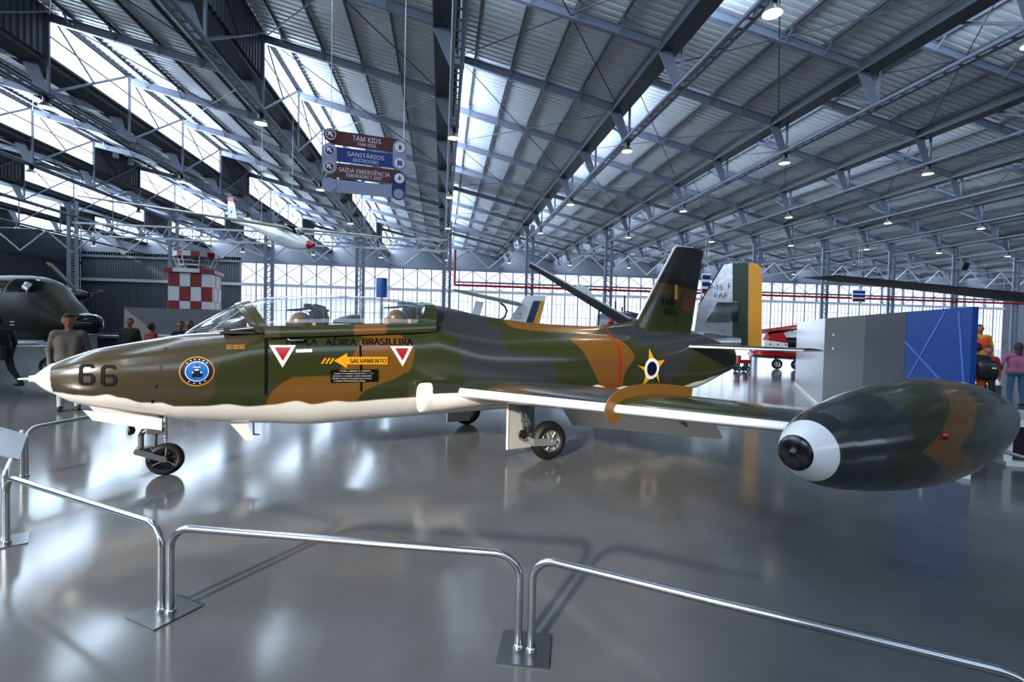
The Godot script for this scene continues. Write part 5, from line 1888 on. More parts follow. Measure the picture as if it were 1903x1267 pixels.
func glider() -> void:
	var o := thing("glider", "white sailplane with red nose hanging from the roof trusses", "glider", ahead(540, 432, 24.0))
	var nose := ahead(583, 455, 22.6) - o.position; var tail := ahead(430, 414, 27.5) - o.position
	var ax := (tail - nose).normalized()
	var wa := ahead(258, 391, 19.0) - o.position; var wb := ahead(822, 461, 30.0) - o.position
	var side := (wb - wa).normalized()
	side = (side - ax * side.dot(ax)).normalized()
	var up := side.cross(ax).normalized()
	if up.y < 0: up = -up
	var bs := Basis(ax, up, ax.cross(up))
	var fr := Node3D.new(); fr.name = "airframe"
	var white := gloss("glider_white", Color(0.82, 0.83, 0.82), 0.3)
	var L := nose.distance_to(tail)
	var st := []
	for q in [[0.0, -0.06, 0.06, 0.05], [0.04, -0.22, 0.14, 0.16], [0.10, -0.36, 0.26, 0.26], [0.2, -0.45, 0.42, 0.31], [0.3, -0.45, 0.5, 0.31], [0.42, -0.34, 0.48, 0.26], [0.55, -0.16, 0.4, 0.18], [0.75, -0.0, 0.3, 0.1], [1.0, 0.04, 0.2, 0.06]]: st.append([q[0] * L, q[1], q[2], q[3]])
	var b := Mb.new()
	body(b, st)
	var f := obj("fuselage", b, white, o)
	f.transform = Transform3D(bs, nose)
	b = Mb.new()
	body(b, [[-0.03, -0.07, 0.07, 0.06], [0.02 * L, -0.16, 0.11, 0.12], [0.042 * L, -0.235, 0.155, 0.17]])
	obj("red_nose", b, mats["red_paint"], f)
	b = Mb.new()
	body(b, [[0.13 * L, 0.25, 0.33, 0.18], [0.17 * L, 0.25, 0.50, 0.25], [0.24 * L, 0.3, 0.62, 0.27], [0.3 * L, 0.35, 0.58, 0.24], [0.33 * L, 0.4, 0.5, 0.2]])
	obj("canopy", b, gloss("canopy_dark", Color(0.06, 0.065, 0.075), 0.08), f)
	b = Mb.new()
	b.prism(PackedVector2Array([Vector2(0.90 * L, 0.15), Vector2(1.05 * L, 0.15), Vector2(1.06 * L, 1.05), Vector2(0.97 * L, 1.05)]), 0.06)
	var fin := obj("fin", b, white, f)
	b = Mb.new()
	b.prism(PackedVector2Array([Vector2(0.968 * L, 1.05), Vector2(1.06 * L, 1.05), Vector2(1.06 * L, 1.25), Vector2(0.985 * L, 1.25)]), 0.065)
	obj("red_fin_tip", b, mats["red_paint"], fin)
	b = Mb.new()
	b.prism(ring_poly(Vector2(1.0 * L, 0.55), 0.08, 0.08, 12), 0.075)
	obj("blue_emblem", b, mat("emblem_blue", Color(0.05, 0.3, 0.55), 0.4), fin)
	for s in [-1, 1]:
		b = Mb.new()
		plane_wing(b, Vector3(0.24 * L, 0.46, 0.2 * s), Vector3(1.05, 0, 0), 0.11, Vector3(0.3 * L, 0.62, 7.4 * s), Vector3(0.5, 0, 0), 0.05)
		obj("wing", b, gloss("glider_wing", Color(0.66, 0.66, 0.62), 0.35), f)
		b = Mb.new()
		plane_wing(b, Vector3(0.93 * L, 0.25, 0.02 * s), Vector3(0.55, 0, 0), 0.05, Vector3(0.96 * L, 0.27, 1.4 * s), Vector3(0.35, 0, 0), 0.03)
		obj("tailplane", b, white, f)
	b = Mb.new()
	for q in [[0.24, 0.5], [0.6, 0.35]]:
		b.tube([nose + bs * Vector3(q[0] * L, q[1], 0), nose + bs * Vector3(q[0] * L, q[1], 0) + Vector3(0, 11.9 - (o.position.y + (nose + bs * Vector3(q[0] * L, q[1], 0)).y), 0)], 0.012, 6)
	obj("suspension_wires", b, mats["metal"], o)
	fr.free()

# ================================================================ checkered control tower on a grey booth
func control_tower() -> void:
	var z := 27.0
	var bl := ahead(308, 573, z); var tr := ahead(385, 508, z)
	var w := tr.x - bl.x
	var base_y := bl.y; var top_y := tr.y
	var at := Vector3(bl.x + w / 2, 0, bl.z - w / 2)
	var booth := thing("booth", "grey display booth that carries the checkered tower", "booth", at, 0.18)
	var b := Mb.new()
	var bx := ahead(235, 575, z).x - at.x
	b.box(Vector3((bx + w * 0.72) / 2, base_y / 2, 0), Vector3(w * 0.72 - bx, base_y, w * 1.05))
	obj("body", b, mat("booth_grey", Color(0.40, 0.41, 0.43), 0.5), booth)
	b = Mb.new()
	b.box(Vector3((bx + w * 0.72) / 2, 0.95, w * 0.53), Vector3(w * 0.72 - bx - 0.1, 0.1, 0.04))
	obj("dado_rail", b, mats["white_paint"], booth)
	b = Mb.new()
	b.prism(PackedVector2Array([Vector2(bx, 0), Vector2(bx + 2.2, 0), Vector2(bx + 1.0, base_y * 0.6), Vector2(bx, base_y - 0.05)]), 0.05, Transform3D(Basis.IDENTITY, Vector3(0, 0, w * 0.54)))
	obj("painted_sun_patch", b, mat("booth_sunlit", Color(0.62, 0.60, 0.54), 0.5), booth)  # slanting patch of sunlight on the booth, painted as a cream sheet
	var t := thing("control_tower", "small control tower with red and white checks and an open cab on top", "tower", at + Vector3(0, base_y, 0), 0.18)
	var red := mat("check_red", Color(0.50, 0.045, 0.055), 0.45)
	var white := mat("check_white", Color(0.80, 0.81, 0.82), 0.45)
	var nx := 4; var ny := 3
	var h := top_y - base_y
	var cw := w / nx
	var rows_h := [h * 0.22, h * 0.40, h * 0.38]
	for face in 4:
		var y := 0.0
		for r in ny:
			for i in nx:
				b = Mb.new()
				b.box(Vector3(-w / 2 + cw * (i + 0.5), y + rows_h[r] / 2, w / 2 - 0.03), Vector3(cw - 0.02, rows_h[r] - 0.02, 0.06), Basis.IDENTITY)
				var p := obj("check_panel", b, red if (i + r + face) % 2 == 0 else white, t)
				p.rotation.y = face * PI / 2
			y += rows_h[r]
	b = Mb.new()
	b.box(Vector3(0, h / 2, 0), Vector3(w - 0.1, h, w - 0.1))
	obj("core", b, mats["wall_sheet"], t)
	b = Mb.new()
	b.box(Vector3(0, h + 0.1, 0), Vector3(w * 1.12, 0.2, w * 1.12))
	obj("gallery", b, red, t)
	b = Mb.new()
	b.box(Vector3(-0.15, h + 0.12, w * 0.57), Vector3(w * 0.6, 0.2, 0.05))
	obj("gallery_sign", b, white, t)
	# cab: outward leaning window posts, striped rim
	var y0 := h + 0.2
	var ch: float = ahead(345, 465, z).y - base_y - y0
	var r0 := w * 0.40; var r1 := w * 0.52
	for i in 8:
		var a := TAU * (i + 0.5) / 8; var a2 := TAU * (i + 1.5) / 8
		bar("cab_post", Vector3(cos(a) * r0, y0, sin(a) * r0), Vector3(cos(a) * r1, y0 + ch * 0.72, sin(a) * r1), 0.05, 0.05, white, t)
		for k in 2:
			var s := Vector3(cos(a) * r1, y0 + ch * 0.86, sin(a) * r1).lerp(Vector3(cos(a2) * r1, y0 + ch * 0.86, sin(a2) * r1), k * 0.5)
			var e := Vector3(cos(a) * r1, y0 + ch * 0.86, sin(a) * r1).lerp(Vector3(cos(a2) * r1, y0 + ch * 0.86, sin(a2) * r1), k * 0.5 + 0.5)
			bar("rim_panel", s, e, 0.06, ch * 0.28, red if k == 0 else white, t)
		bar("rail", Vector3(cos(a) * r0, y0 + 0.25, sin(a) * r0), Vector3(cos(a2) * r0, y0 + 0.25, sin(a2) * r0), 0.04, 0.08, white, t)
	b = Mb.new()
	b.lathe([Vector2(0, 0), Vector2(r1 * 0.95, 0), Vector2(r1 * 0.95, 0.03)], 8, Vector3(0, y0 + ch * 0.8, 0), Basis(Vector3(1, 0, 0), Vector3(0, 0, -1), Vector3(0, 1, 0)))
	obj("cab_roof", b, mats["steel_dark"], t)
	b = Mb.new()
	b.box(Vector3(0, y0 + 0.2, 0), Vector3(w * 0.3, 0.4, w * 0.3))
	obj("console", b, mat("console_brown", Color(0.22, 0.17, 0.14), 0.6), t)

# ================================================================ dark patrol plane with a black radome
func patrol_plane() -> void:
	var z := 16.0
	var o := thing("patrol_plane", "dark green propeller patrol plane with black radome and white belly line", "airplane", ahead(190, 603, z))
	o.rotation.y = PI         # x runs aft, to the left
	var s := z / 918.34
	var oy := o.position.y
	var H := func(u: float, v: float) -> float: return ahead(u, v, z).y - oy
	var A := func(u: float) -> float: return o.position.x - ahead(u, 600, z).x
	# outline read along the side: pixel column, top row, bottom row
	var st := []
	for q in [[150, 583, 622], [140, 569, 627], [131, 558, 630], [122, 550, 633], [112, 538, 636], [104, 527, 638], [95, 519.5, 639], [82, 515, 640], [60, 512.5, 640], [30, 512, 640], [0, 513, 640], [-60, 515, 640], [-180, 520, 639], [-320, 530, 636]]:
		var top: float = H.call(q[0], q[1]); var bot: float = H.call(q[0], q[2])
		st.append([A.call(q[0]), bot, top, minf(0.95, 0.45 + (top - bot) * 0.27)])
	var green := mat("patrol_green", Color(0.135, 0.14, 0.095), 0.42)
	var b := Mb.new()
	body(b, st, 40, 0.9)
	var f := obj("fuselage", b, green, o)
	b = Mb.new()
	var rst := []
	for q in [[191, 602, 604, 0.02], [189, 594, 610, 0.12], [184, 588, 615, 0.24], [175, 584, 619, 0.36], [163, 582, 622, 0.45], [150, 582, 623, 0.52], [147, 583, 622, 0.5]]:
		rst.append([A.call(q[0]), H.call(q[0], q[2]), H.call(q[0], q[1]), q[3]])
	body(b, rst, 28)
	obj("radome", b, gloss("radome_black", Color(0.018, 0.018, 0.02), 0.15), o)
	# white belly line
	b = Mb.new()
	body(b, [[A.call(105), H.call(105, 641), H.call(105, 629), 0.74], [A.call(95), H.call(90, 643), H.call(90, 628), 0.80], [A.call(20), H.call(20, 644), H.call(20, 627), 0.86], [A.call(-200), H.call(-200, 644), H.call(-200, 627), 0.86]], 28)
	obj("white_belly", b, gloss("patrol_white", Color(0.74, 0.76, 0.78), 0.3), o)
	# cockpit panes on the camera side and windscreen
	var glass := gloss("cockpit_glass", Color(0.05, 0.065, 0.075), 0.06)
	var pane := func(pts: Array) -> void:
		var bb := Mb.new()
		var ring := PackedVector2Array()
		for q in pts: ring.append(Vector2(A.call(q[0]), H.call(q[0], q[1])))
		var lay := func(r: Vector2) -> Vector3:
			var x := r.x; var y := r.y
			var half := 0.9; var bot := -0.6; var top := 1.5
			for i in st.size() - 1:
				if x >= st[i][0] and x <= st[i + 1][0]:
					var t: float = (x - st[i][0]) / (st[i + 1][0] - st[i][0])
					bot = lerpf(st[i][1], st[i + 1][1], t); top = lerpf(st[i][2], st[i + 1][2], t); half = lerpf(st[i][3], st[i + 1][3], t)
			var n := clampf(absf(y - (bot + top) / 2) / ((top - bot) / 2), 0, 0.97)
			return Vector3(x, y, -half * pow(1 - pow(n, 2 / 0.9), 0.45) - 0.012)
		var f2 := Geometry2D.triangulate_polygon(ring)
		for i in range(0, f2.size(), 3): lay_triangle(bb, lay, ring[f2[i]], ring[f2[i + 1]], ring[f2[i + 2]], 4)
		obj("cockpit_pane", bb, glass, f)
	pane.call([[104, 546], [109, 538], [101, 527], [93, 521.5], [60, 521], [57, 545]])
	pane.call([[52, 547], [54, 526], [29, 524], [25, 549]])
	pane.call([[20, 551], [22, 528], [-6, 526], [-8, 552]])
	# brown camouflage field and squadron emblem
	var side := func(q: Array) -> Vector3: return Vector3(A.call(q[0]), H.call(q[0], q[1]), -0.965)
	var em := Mb.new()
	var e := [side.call([30, 604]), side.call([49, 603]), side.call([49, 583]), side.call([31, 583])]
	em.quad(e[0], e[1], e[2], e[3])
	var emb := obj("emblem", em, mat("emblem_yellow", Color(0.58, 0.50, 0.20), 0.5), o)
	em = Mb.new()
	em.tri(side.call([33, 600]) - Vector3(0, 0, 0.006), side.call([45, 597]) - Vector3(0, 0, 0.006), side.call([37, 586]) - Vector3(0, 0, 0.006))
	obj("emblem_figure", em, mats["red_paint"], emb)
	for k in 2:
		em = Mb.new()
		em.quad(side.call([72, 599 + k * 5.5]), side.call([80, 599 + k * 5.5]), side.call([80, 597.5 + k * 5.5]), side.call([72, 597.5 + k * 5.5]))
		obj("data_plate", em, mats["white_paint"], o)
	# nose leg below
	b = Mb.new()
	b.tube([Vector3(A.call(95), -oy + 0.3, 0), Vector3(A.call(95), H.call(95, 640), 0)], 0.06, 10)
	obj("nose_leg", b, mats["metal"], o)
	var nw := wheel(o, Vector3(A.call(95), -oy + 0.3, 0), 0.3, 0.2)
	# far propeller with yellow tips
	var pr := Node3D.new(); pr.name = "propeller"
	o.add_child(pr, true)
	var hub := o.transform.affine_inverse() * ahead(152, 549, 19.5)
	pr.position = hub
	b = Mb.new()
	body(b, [[-0.3, -0.04, 0.04, 0.04], [-0.2, -0.12, 0.12, 0.12], [0.0, -0.19, 0.19, 0.19], [0.25, -0.24, 0.22, 0.22], [1.2, -0.3, 0.26, 0.26]], 20)
	obj("nacelle", b, mats["black"], pr)
	for q in [[90, 488], [191, 539], [130, 640]]:
		var tip := o.transform.affine_inverse() * ahead(q[0], q[1], 19.5) - hub
		tip.x = 0.0 if absf(tip.x) < 0.0 else tip.x
		b = Mb.new()
		var n := tip.normalized()
		b.bar(n * 0.15, tip * 0.9, 0.05, 0.2, Vector3(0, 0, 1))
		var bl := obj("blade", b, mats["black"], pr)
		b = Mb.new()
		b.bar(tip * 0.9, tip, 0.05, 0.2, Vector3(0, 0, 1))
		obj("yellow_tip", b, mat("tip_yellow", Color(0.55, 0.42, 0.06), 0.5), bl)

func lay_triangle(b: Mb, lay: Callable, p: Vector2, q: Vector2, r: Vector2, depth: int) -> void:
	if depth == 0:
		b.tri(lay.call(p), lay.call(q), lay.call(r))
		return
	var a := (p + q) / 2; var c := (q + r) / 2; var d := (r + p) / 2
	lay_triangle(b, lay, p, a, d, depth - 1); lay_triangle(b, lay, a, q, c, depth - 1)
	lay_triangle(b, lay, d, c, r, depth - 1); lay_triangle(b, lay, a, c, d, depth - 1)

# ================================================================ bare metal fighter tail with green and yellow rudder
func silver_tail() -> void:
	var z := 15.0
	var at := ahead(1388, 645, z)
	var o := thing("silver_fighter", "bare metal fighter showing its tail with green and yellow rudder", "airplane", Vector3(at.x, 0, at.z))
	o.rotation.y = -YAW - 0.35
	var inv := o.transform.affine_inverse()
	var P := func(u: float, v: float) -> Vector2:
		# where the sight line meets the plane of the fin
		var d := inv.basis * look(u, v)
		var e := inv * Vector3(0, EYE, 0)
		var p := e + d * (-e.z / d.z)
		return Vector2(p.x, p.y)
	var poly := func(px: Array) -> PackedVector2Array:
		var out := PackedVector2Array()
		for q in px: out.append(P.call(q[0], q[1]))
		return out
	var silver := mat("bare_metal", Color(0.80, 0.81, 0.82), 0.2, 0.9)
	mottled(silver, 0.78, 1.0, 0.02, 0.9, 21)
	var b := Mb.new()
	b.prism(poly.call([[1286, 640], [1298, 566], [1322, 528], [1343, 492], [1361, 489.5], [1361, 645]]), 0.09)
	var fin := obj("fin", b, silver, o)
	b = Mb.new()
	b.prism(poly.call([[1361.5, 489.5], [1390.5, 489], [1390, 645], [1361, 645]]), 0.085)
	obj("rudder_green", b, mat("rudder_green", Color(0.03, 0.15, 0.06), 0.3), o)
	b = Mb.new()
	b.prism(poly.call([[1391, 489], [1406, 489.5], [1414, 497], [1416, 520], [1415, 645], [1390.5, 645]]), 0.08)
	obj("rudder_yellow", b, mat("rudder_yellow", Color(0.80, 0.53, 0.02), 0.35), o)
	b = Mb.new()
	b.prism(poly.call([[1296, 568], [1300, 566], [1345, 492], [1342, 491.5]]), 0.1)
	obj("de_icing_edge", b, mats["black"], fin)
	var tp := func(u: float, v: float) -> Transform3D:
		var p: Vector2 = P.call(u, v)
		return Transform3D(Basis.IDENTITY, Vector3(p.x, p.y, 0.05))
	var k: float = P.call(1361, 540).x - P.call(1322, 540).x
	flat_text("serial_lettering", "P-16", tp.call(1331, 534), k * 0.62, k * 0.28, mats["black"], fin)
	flat_text("serial_lettering", "F", tp.call(1356, 532), k * 0.17, k * 0.28, mats["black"], fin)
	flat_text("serial_lettering", "FAF", tp.call(1340, 549), k * 0.62, k * 0.25, mats["black"], fin)
	# stabilizer on the camera side: root on the fin, tip towards the camera
	var r0: Vector2 = P.call(1310, 600); var r1: Vector2 = P.call(1372, 600)
	b = Mb.new()
	plane_wing(b, Vector3(r0.x, r0.y + 0.05, 0.02), Vector3(r1.x - r0.x, 0, 0), 0.07, Vector3(r0.x + 0.3, r0.y + 0.62, 1.6), Vector3((r1.x - r0.x) * 0.62, 0, 0), 0.04)
	obj("stabilizer", b, silver, o)
	# tail cone running away behind the trainer
	var y0: float = P.call(1330, 640).y
	b = Mb.new()
	body(b, [[r1.x + 0.1, y0 - 0.1, y0 + 0.25, 0.1], [r0.x, y0 - 0.4, y0 + 0.42, 0.3], [r0.x - 1.5, y0 - 0.7, y0 + 0.5, 0.55], [r0.x - 4.0, y0 - 0.85, y0 + 0.5, 0.75], [r0.x - 6.0, y0 - 0.7, y0 + 0.4, 0.7], [r0.x - 6.8, y0 - 0.3, y0 + 0.2, 0.35]])
	obj("fuselage", b, silver, o)
	var wl := wheel(o, Vector3(r0.x - 4.0, 0.35, 0.9), 0.35, 0.2)
	b = Mb.new()
	b.tube([Vector3(r0.x - 4.0, 0.35, 0.75), Vector3(r0.x - 4.0, y0 - 0.3, 0.5)], 0.06, 10)
	obj("leg", b, mats["metal"], o)

# ================================================================ light aircraft parked behind the trainer
func white_planes() -> void:
	# high-wing plane: white fin with blue and yellow stripes
	var z := 17.0
	var at := ahead(970, 600, z)
	var o := thing("high_wing_plane", "white high-wing plane with blue and yellow stripes across its fin", "airplane", Vector3(at.x, 0, at.z))
	o.rotation.y = -YAW
	var inv := o.transform.affine_inverse()
	var P := func(u: float, v: float) -> Vector2:
		var d := inv.basis * look(u, v)
		var e := inv * Vector3(0, EYE, 0)
		var p := e + d * (-e.z / d.z)
		return Vector2(p.x, p.y)
	var poly := func(px: Array) -> PackedVector2Array:
		var out := PackedVector2Array()
		for q in px: out.append(P.call(q[0], q[1]))
		return out
	var white := gloss("plane_white", Color(0.80, 0.81, 0.83), 0.3)
	var b := Mb.new()
	b.prism(poly.call([[934, 612], [977, 549], [1015, 550], [1000, 612]]), 0.08)
	var fin := obj("fin", b, white, o)
	b = Mb.new()
	b.prism(poly.call([[975, 606], [991, 559], [1005, 559], [989, 606]]), 0.09)
	obj("blue_stripe", b, mat("stripe_blue", Color(0.02, 0.16, 0.26), 0.35), fin)
	b = Mb.new()
	b.prism(poly.call([[989.5, 606], [1005.5, 559], [1013, 559], [1000, 606]]), 0.09)
	obj("yellow_stripe", b, mat("stripe_yellow", Color(0.78, 0.55, 0.05), 0.35), fin)
	for q in [["Z-48", 962, 583.5], ["2021", 963, 591]]:
		var p: Vector2 = P.call(q[1], q[2])
		flat_text("serial_lettering", q[0], Transform3D(Basis.IDENTITY, Vector3(p.x, p.y, 0.045)), 0.32, 0.08, mats["steel_dark"], fin)
	var f0: Vector2 = P.call(985, 612)
	b = Mb.new()
	body(b, [[f0.x + 0.2, f0.y - 0.3, f0.y + 0.05, 0.1], [f0.x - 1.5, f0.y - 0.7, f0.y + 0.0, 0.4], [f0.x - 3.2, f0.y - 0.9, f0.y + 0.1, 0.6], [f0.x - 4.4, f0.y - 0.85, f0.y - 0.05, 0.5], [f0.x - 5.2, f0.y - 0.6, f0.y - 0.3, 0.2]])
	obj("fuselage", b, white, o)
	# wing overhead, seen from below, with its strut
	var wa: Vector2 = P.call(842, 539); var wb: Vector2 = P.call(958, 562)
	b = Mb.new()
	plane_wing(b, Vector3(wb.x, wb.y, -0.9), Vector3(0.25, -0.08, 1.5), 0.13, Vector3(wa.x, wa.y, -0.4), Vector3(0.1, 0, 1.1), 0.08)
	obj("wing", b, mat("wing_grey", Color(0.60, 0.62, 0.63), 0.4), o)
	b = Mb.new()
	var sa: Vector2 = P.call(891, 560); var sb: Vector2 = P.call(876, 612)
	b.bar(Vector3(sa.x, sa.y, -0.2), Vector3(sb.x, sb.y, -0.2), 0.14, 0.28)
	obj("wing_strut", b, white, o)
	b = Mb.new()
	var ra: Vector2 = P.call(938, 566); var rb: Vector2 = P.call(941, 590)
	b.tube([Vector3(ra.x - 0.15, ra.y + 0.05, 0), Vector3(ra.x, ra.y - 0.05, 0), Vector3(ra.x + 0.08, (ra.y + rb.y) / 2, 0), Vector3(ra.x, rb.y, 0), Vector3(ra.x - 0.25, rb.y - 0.12, 0)], 0.035, 8)
	obj("towing_frame", b, mats["black"], o)
	var wl := wheel(o, Vector3(f0.x - 3.0, 0.28, 0.9), 0.28, 0.16)
	b = Mb.new()
	b.tube([Vector3(f0.x - 3.0, 0.28, 0.78), Vector3(f0.x - 3.0, f0.y - 0.7, 0.4)], 0.05, 8)
	obj("leg", b, mats["metal"], o)
	# silver-grey plane beside it
	z = 19.0
	at = ahead(1085, 600, z)
	var s := thing("grey_transport", "low grey and white plane with red beacon behind the striped fin", "airplane", Vector3(at.x, 0, at.z))
	s.rotation.y = -YAW
	inv = s.transform.affine_inverse()
	var a0: Vector2 = P.call(1000, 575); var a1: Vector2 = P.call(1175, 598)
	b = Mb.new()
	body(b, [[a0.x, 1.0, a0.y - 0.05, 0.5], [P.call(1030, 570).x, 0.9, P.call(1030, 569).y, 0.7], [P.call(1070, 576).x, 0.9, P.call(1070, 576).y, 0.75], [P.call(1110, 584).x, 0.9, P.call(1110, 584).y, 0.7]])
	obj("fuselage", b, mat("transport_grey", Color(0.42, 0.44, 0.46), 0.35, 0.4), s)
	b = Mb.new()
	body(b, [[P.call(1109, 584).x, 0.9, P.call(1110, 584).y + 0.01, 0.71], [P.call(1140, 589).x, 1.0, P.call(1140, 588).y, 0.6], [P.call(1170, 594).x, 1.2, P.call(1170, 593).y, 0.35], [P.call(1190, 598).x, 1.4, P.call(1190, 599).y, 0.1]])
	obj("white_nose", b, white, s)
	b = Mb.new()
	var bc: Vector2 = P.call(1018, 594)
	var prof := []
	for i in 9: prof.append(Vector2(sin(PI * i / 8) * 0.12 + 0.0004, -cos(PI * i / 8) * 0.12))
	b.lathe(prof, 16, Vector3(bc.x, bc.y, 0.85))
	obj("red_beacon", b, mats["red_paint"], s)
	for q in [[1037, 550, 572], [1051, 562, 572], [1056, 538, 574]]:
		var p: Vector2 = P.call(q[0], q[1]); var r: Vector2 = P.call(q[0], q[2])
		b = Mb.new()
		b.tube([Vector3(p.x, p.y, 0), Vector3(r.x, r.y, 0)], 0.035, 8)
		obj("aerial", b, mats["black"], s)
	b = Mb.new()
	var c0: Vector2 = P.call(1055, 572); var c1: Vector2 = P.call(1130, 590)
	b.bar(Vector3(c0.x, c0.y, 0.3), Vector3(c1.x, c1.y, 0.5), 0.25, 0.05)
	obj("walkway", b, mats["black"], s)
	for q in [1040.0, 1130.0]:
		var p: Vector2 = P.call(q, 600)
		wheel(s, Vector3(p.x, 0.3, 0.3), 0.3, 0.18)
		b = Mb.new()
		b.tube([Vector3(p.x, 0.3, 0.2), Vector3(p.x, 1.2, 0.0)], 0.06, 8)
		obj("leg", b, mats["metal"], s)
	# long dark wing tilted up
	z = 16.0
	var tip := ahead(985, 489, z); var root := ahead(1172, 594, z)
	var w := thing("tilted_wing", "long narrow dark wing tilted steeply up with a white leading edge", "wing", root)
	b = Mb.new()
	var d := tip - root
	var n := Vector3(d.y, -d.x, 0).normalized()
	plane_wing(b, Vector3.ZERO, -n * 0.42 + Vector3(0, 0, 0.5), 0.05, d, -n * 0.16 + Vector3(0, 0, 0.2), 0.02, Vector3(0, 0, 1).lerp(n, 0.3).normalized())
	obj("wing_panel", b, mat("wing_dark", Color(0.13, 0.14, 0.15), 0.4), w)
	b = Mb.new()
	b.tube([Vector3.ZERO + n * 0.02, d + n * 0.02], [0.035, 0.03], 8)
	obj("leading_edge", b, white, w)
	b = Mb.new()
	b.prism(PackedVector2Array([Vector2(0, 0), Vector2(0.95, -0.62), Vector2(0.42, 0.02), Vector2(0.1, 0.16)]), 0.05, Transform3D(Basis.IDENTITY, d * 0.56 + n * 0.02))
	obj("fence_panel", b, white, w)
	b = Mb.new()
	b.tube([Vector3(0.0, 0.02, 0.05), Vector3(0.0, -root.y, 0.3)], 0.05, 8)
	b.tube([d * 0.32, Vector3((d * 0.32).x, -root.y, 0.0)], 0.03, 8)
	obj("prop_stand", b, mats["dark_metal"], w)

# ================================================================ dark wing reaching in above the partition
func dark_wing() -> void:
	var tip := ahead(1494, 516, 13.8); var root := ahead(2000, 548, 20.5)
	var o := thing("camouflaged_wing", "dark camouflaged wing reaching out high over the partition panels", "wing", Vector3(root.x, 0, root.z))
	root.y = tip.y - 0.1
	var r := Vector3(0, root.y, 0); var t := tip - o.position
	var b := Mb.new()
	var across := Vector3(t.z, 0, -t.x).normalized()
	if across.z < 0: across = -across
	plane_wing(b, r, across * 3.6 + Vector3(0, -0.15, 0), 0.2, t, across * 1.0, 0.035)
	var m := mat("wing_camouflage", Color.WHITE, 0.6)
	m.albedo_texture = texture_of(128, 64, func(i: int, j: int) -> Color:
		var f := i / 128.0
		if j > 30: return Color(0.055, 0.055, 0.06)
		var q := sin(f * 17.0) + 0.6 * sin(f * 31.0 + j * 0.15)
		if q > 0.75: return Color(0.30, 0.20, 0.05)
		if q < -0.6: return Color(0.22, 0.225, 0.23)
		return Color(0.12, 0.12, 0.12))
	obj("wing_panel", b, m, o)
	b = Mb.new()
	b.tube([r + Vector3(0, 0.04, 0), t + Vector3(0, 0.01, 0)], [0.06, 0.02], 8)
	obj("de_icing_boot", b, mats["black"], o)
	b = Mb.new()
	body(b, [[-0.4, root.y - 0.8, root.y + 0.5, 0.6], [0.8, root.y - 1.2, root.y + 0.6, 1.0], [6.0, root.y - 1.3, root.y + 0.7, 1.1], [9.0, root.y - 0.9, root.y + 0.4, 0.7]])
	obj("fuselage", b, mat("wing_owner_dark", Color(0.09, 0.09, 0.085), 0.35), o)
	b = Mb.new()
	b.tube([Vector3(1.0, root.y - 1.0, 0), Vector3(1.0, 0.4, 0.0)], 0.09, 10)
	b.tube([Vector3(6.0, root.y - 1.0, 0), Vector3(6.0, 0.4, 0.0)], 0.09, 10)
	obj("leg", b, mats["metal"], o)
	wheel(o, Vector3(1.0, 0.4, 0.2), 0.4, 0.25)
	wheel(o, Vector3(6.0, 0.4, 0.2), 0.4, 0.25)

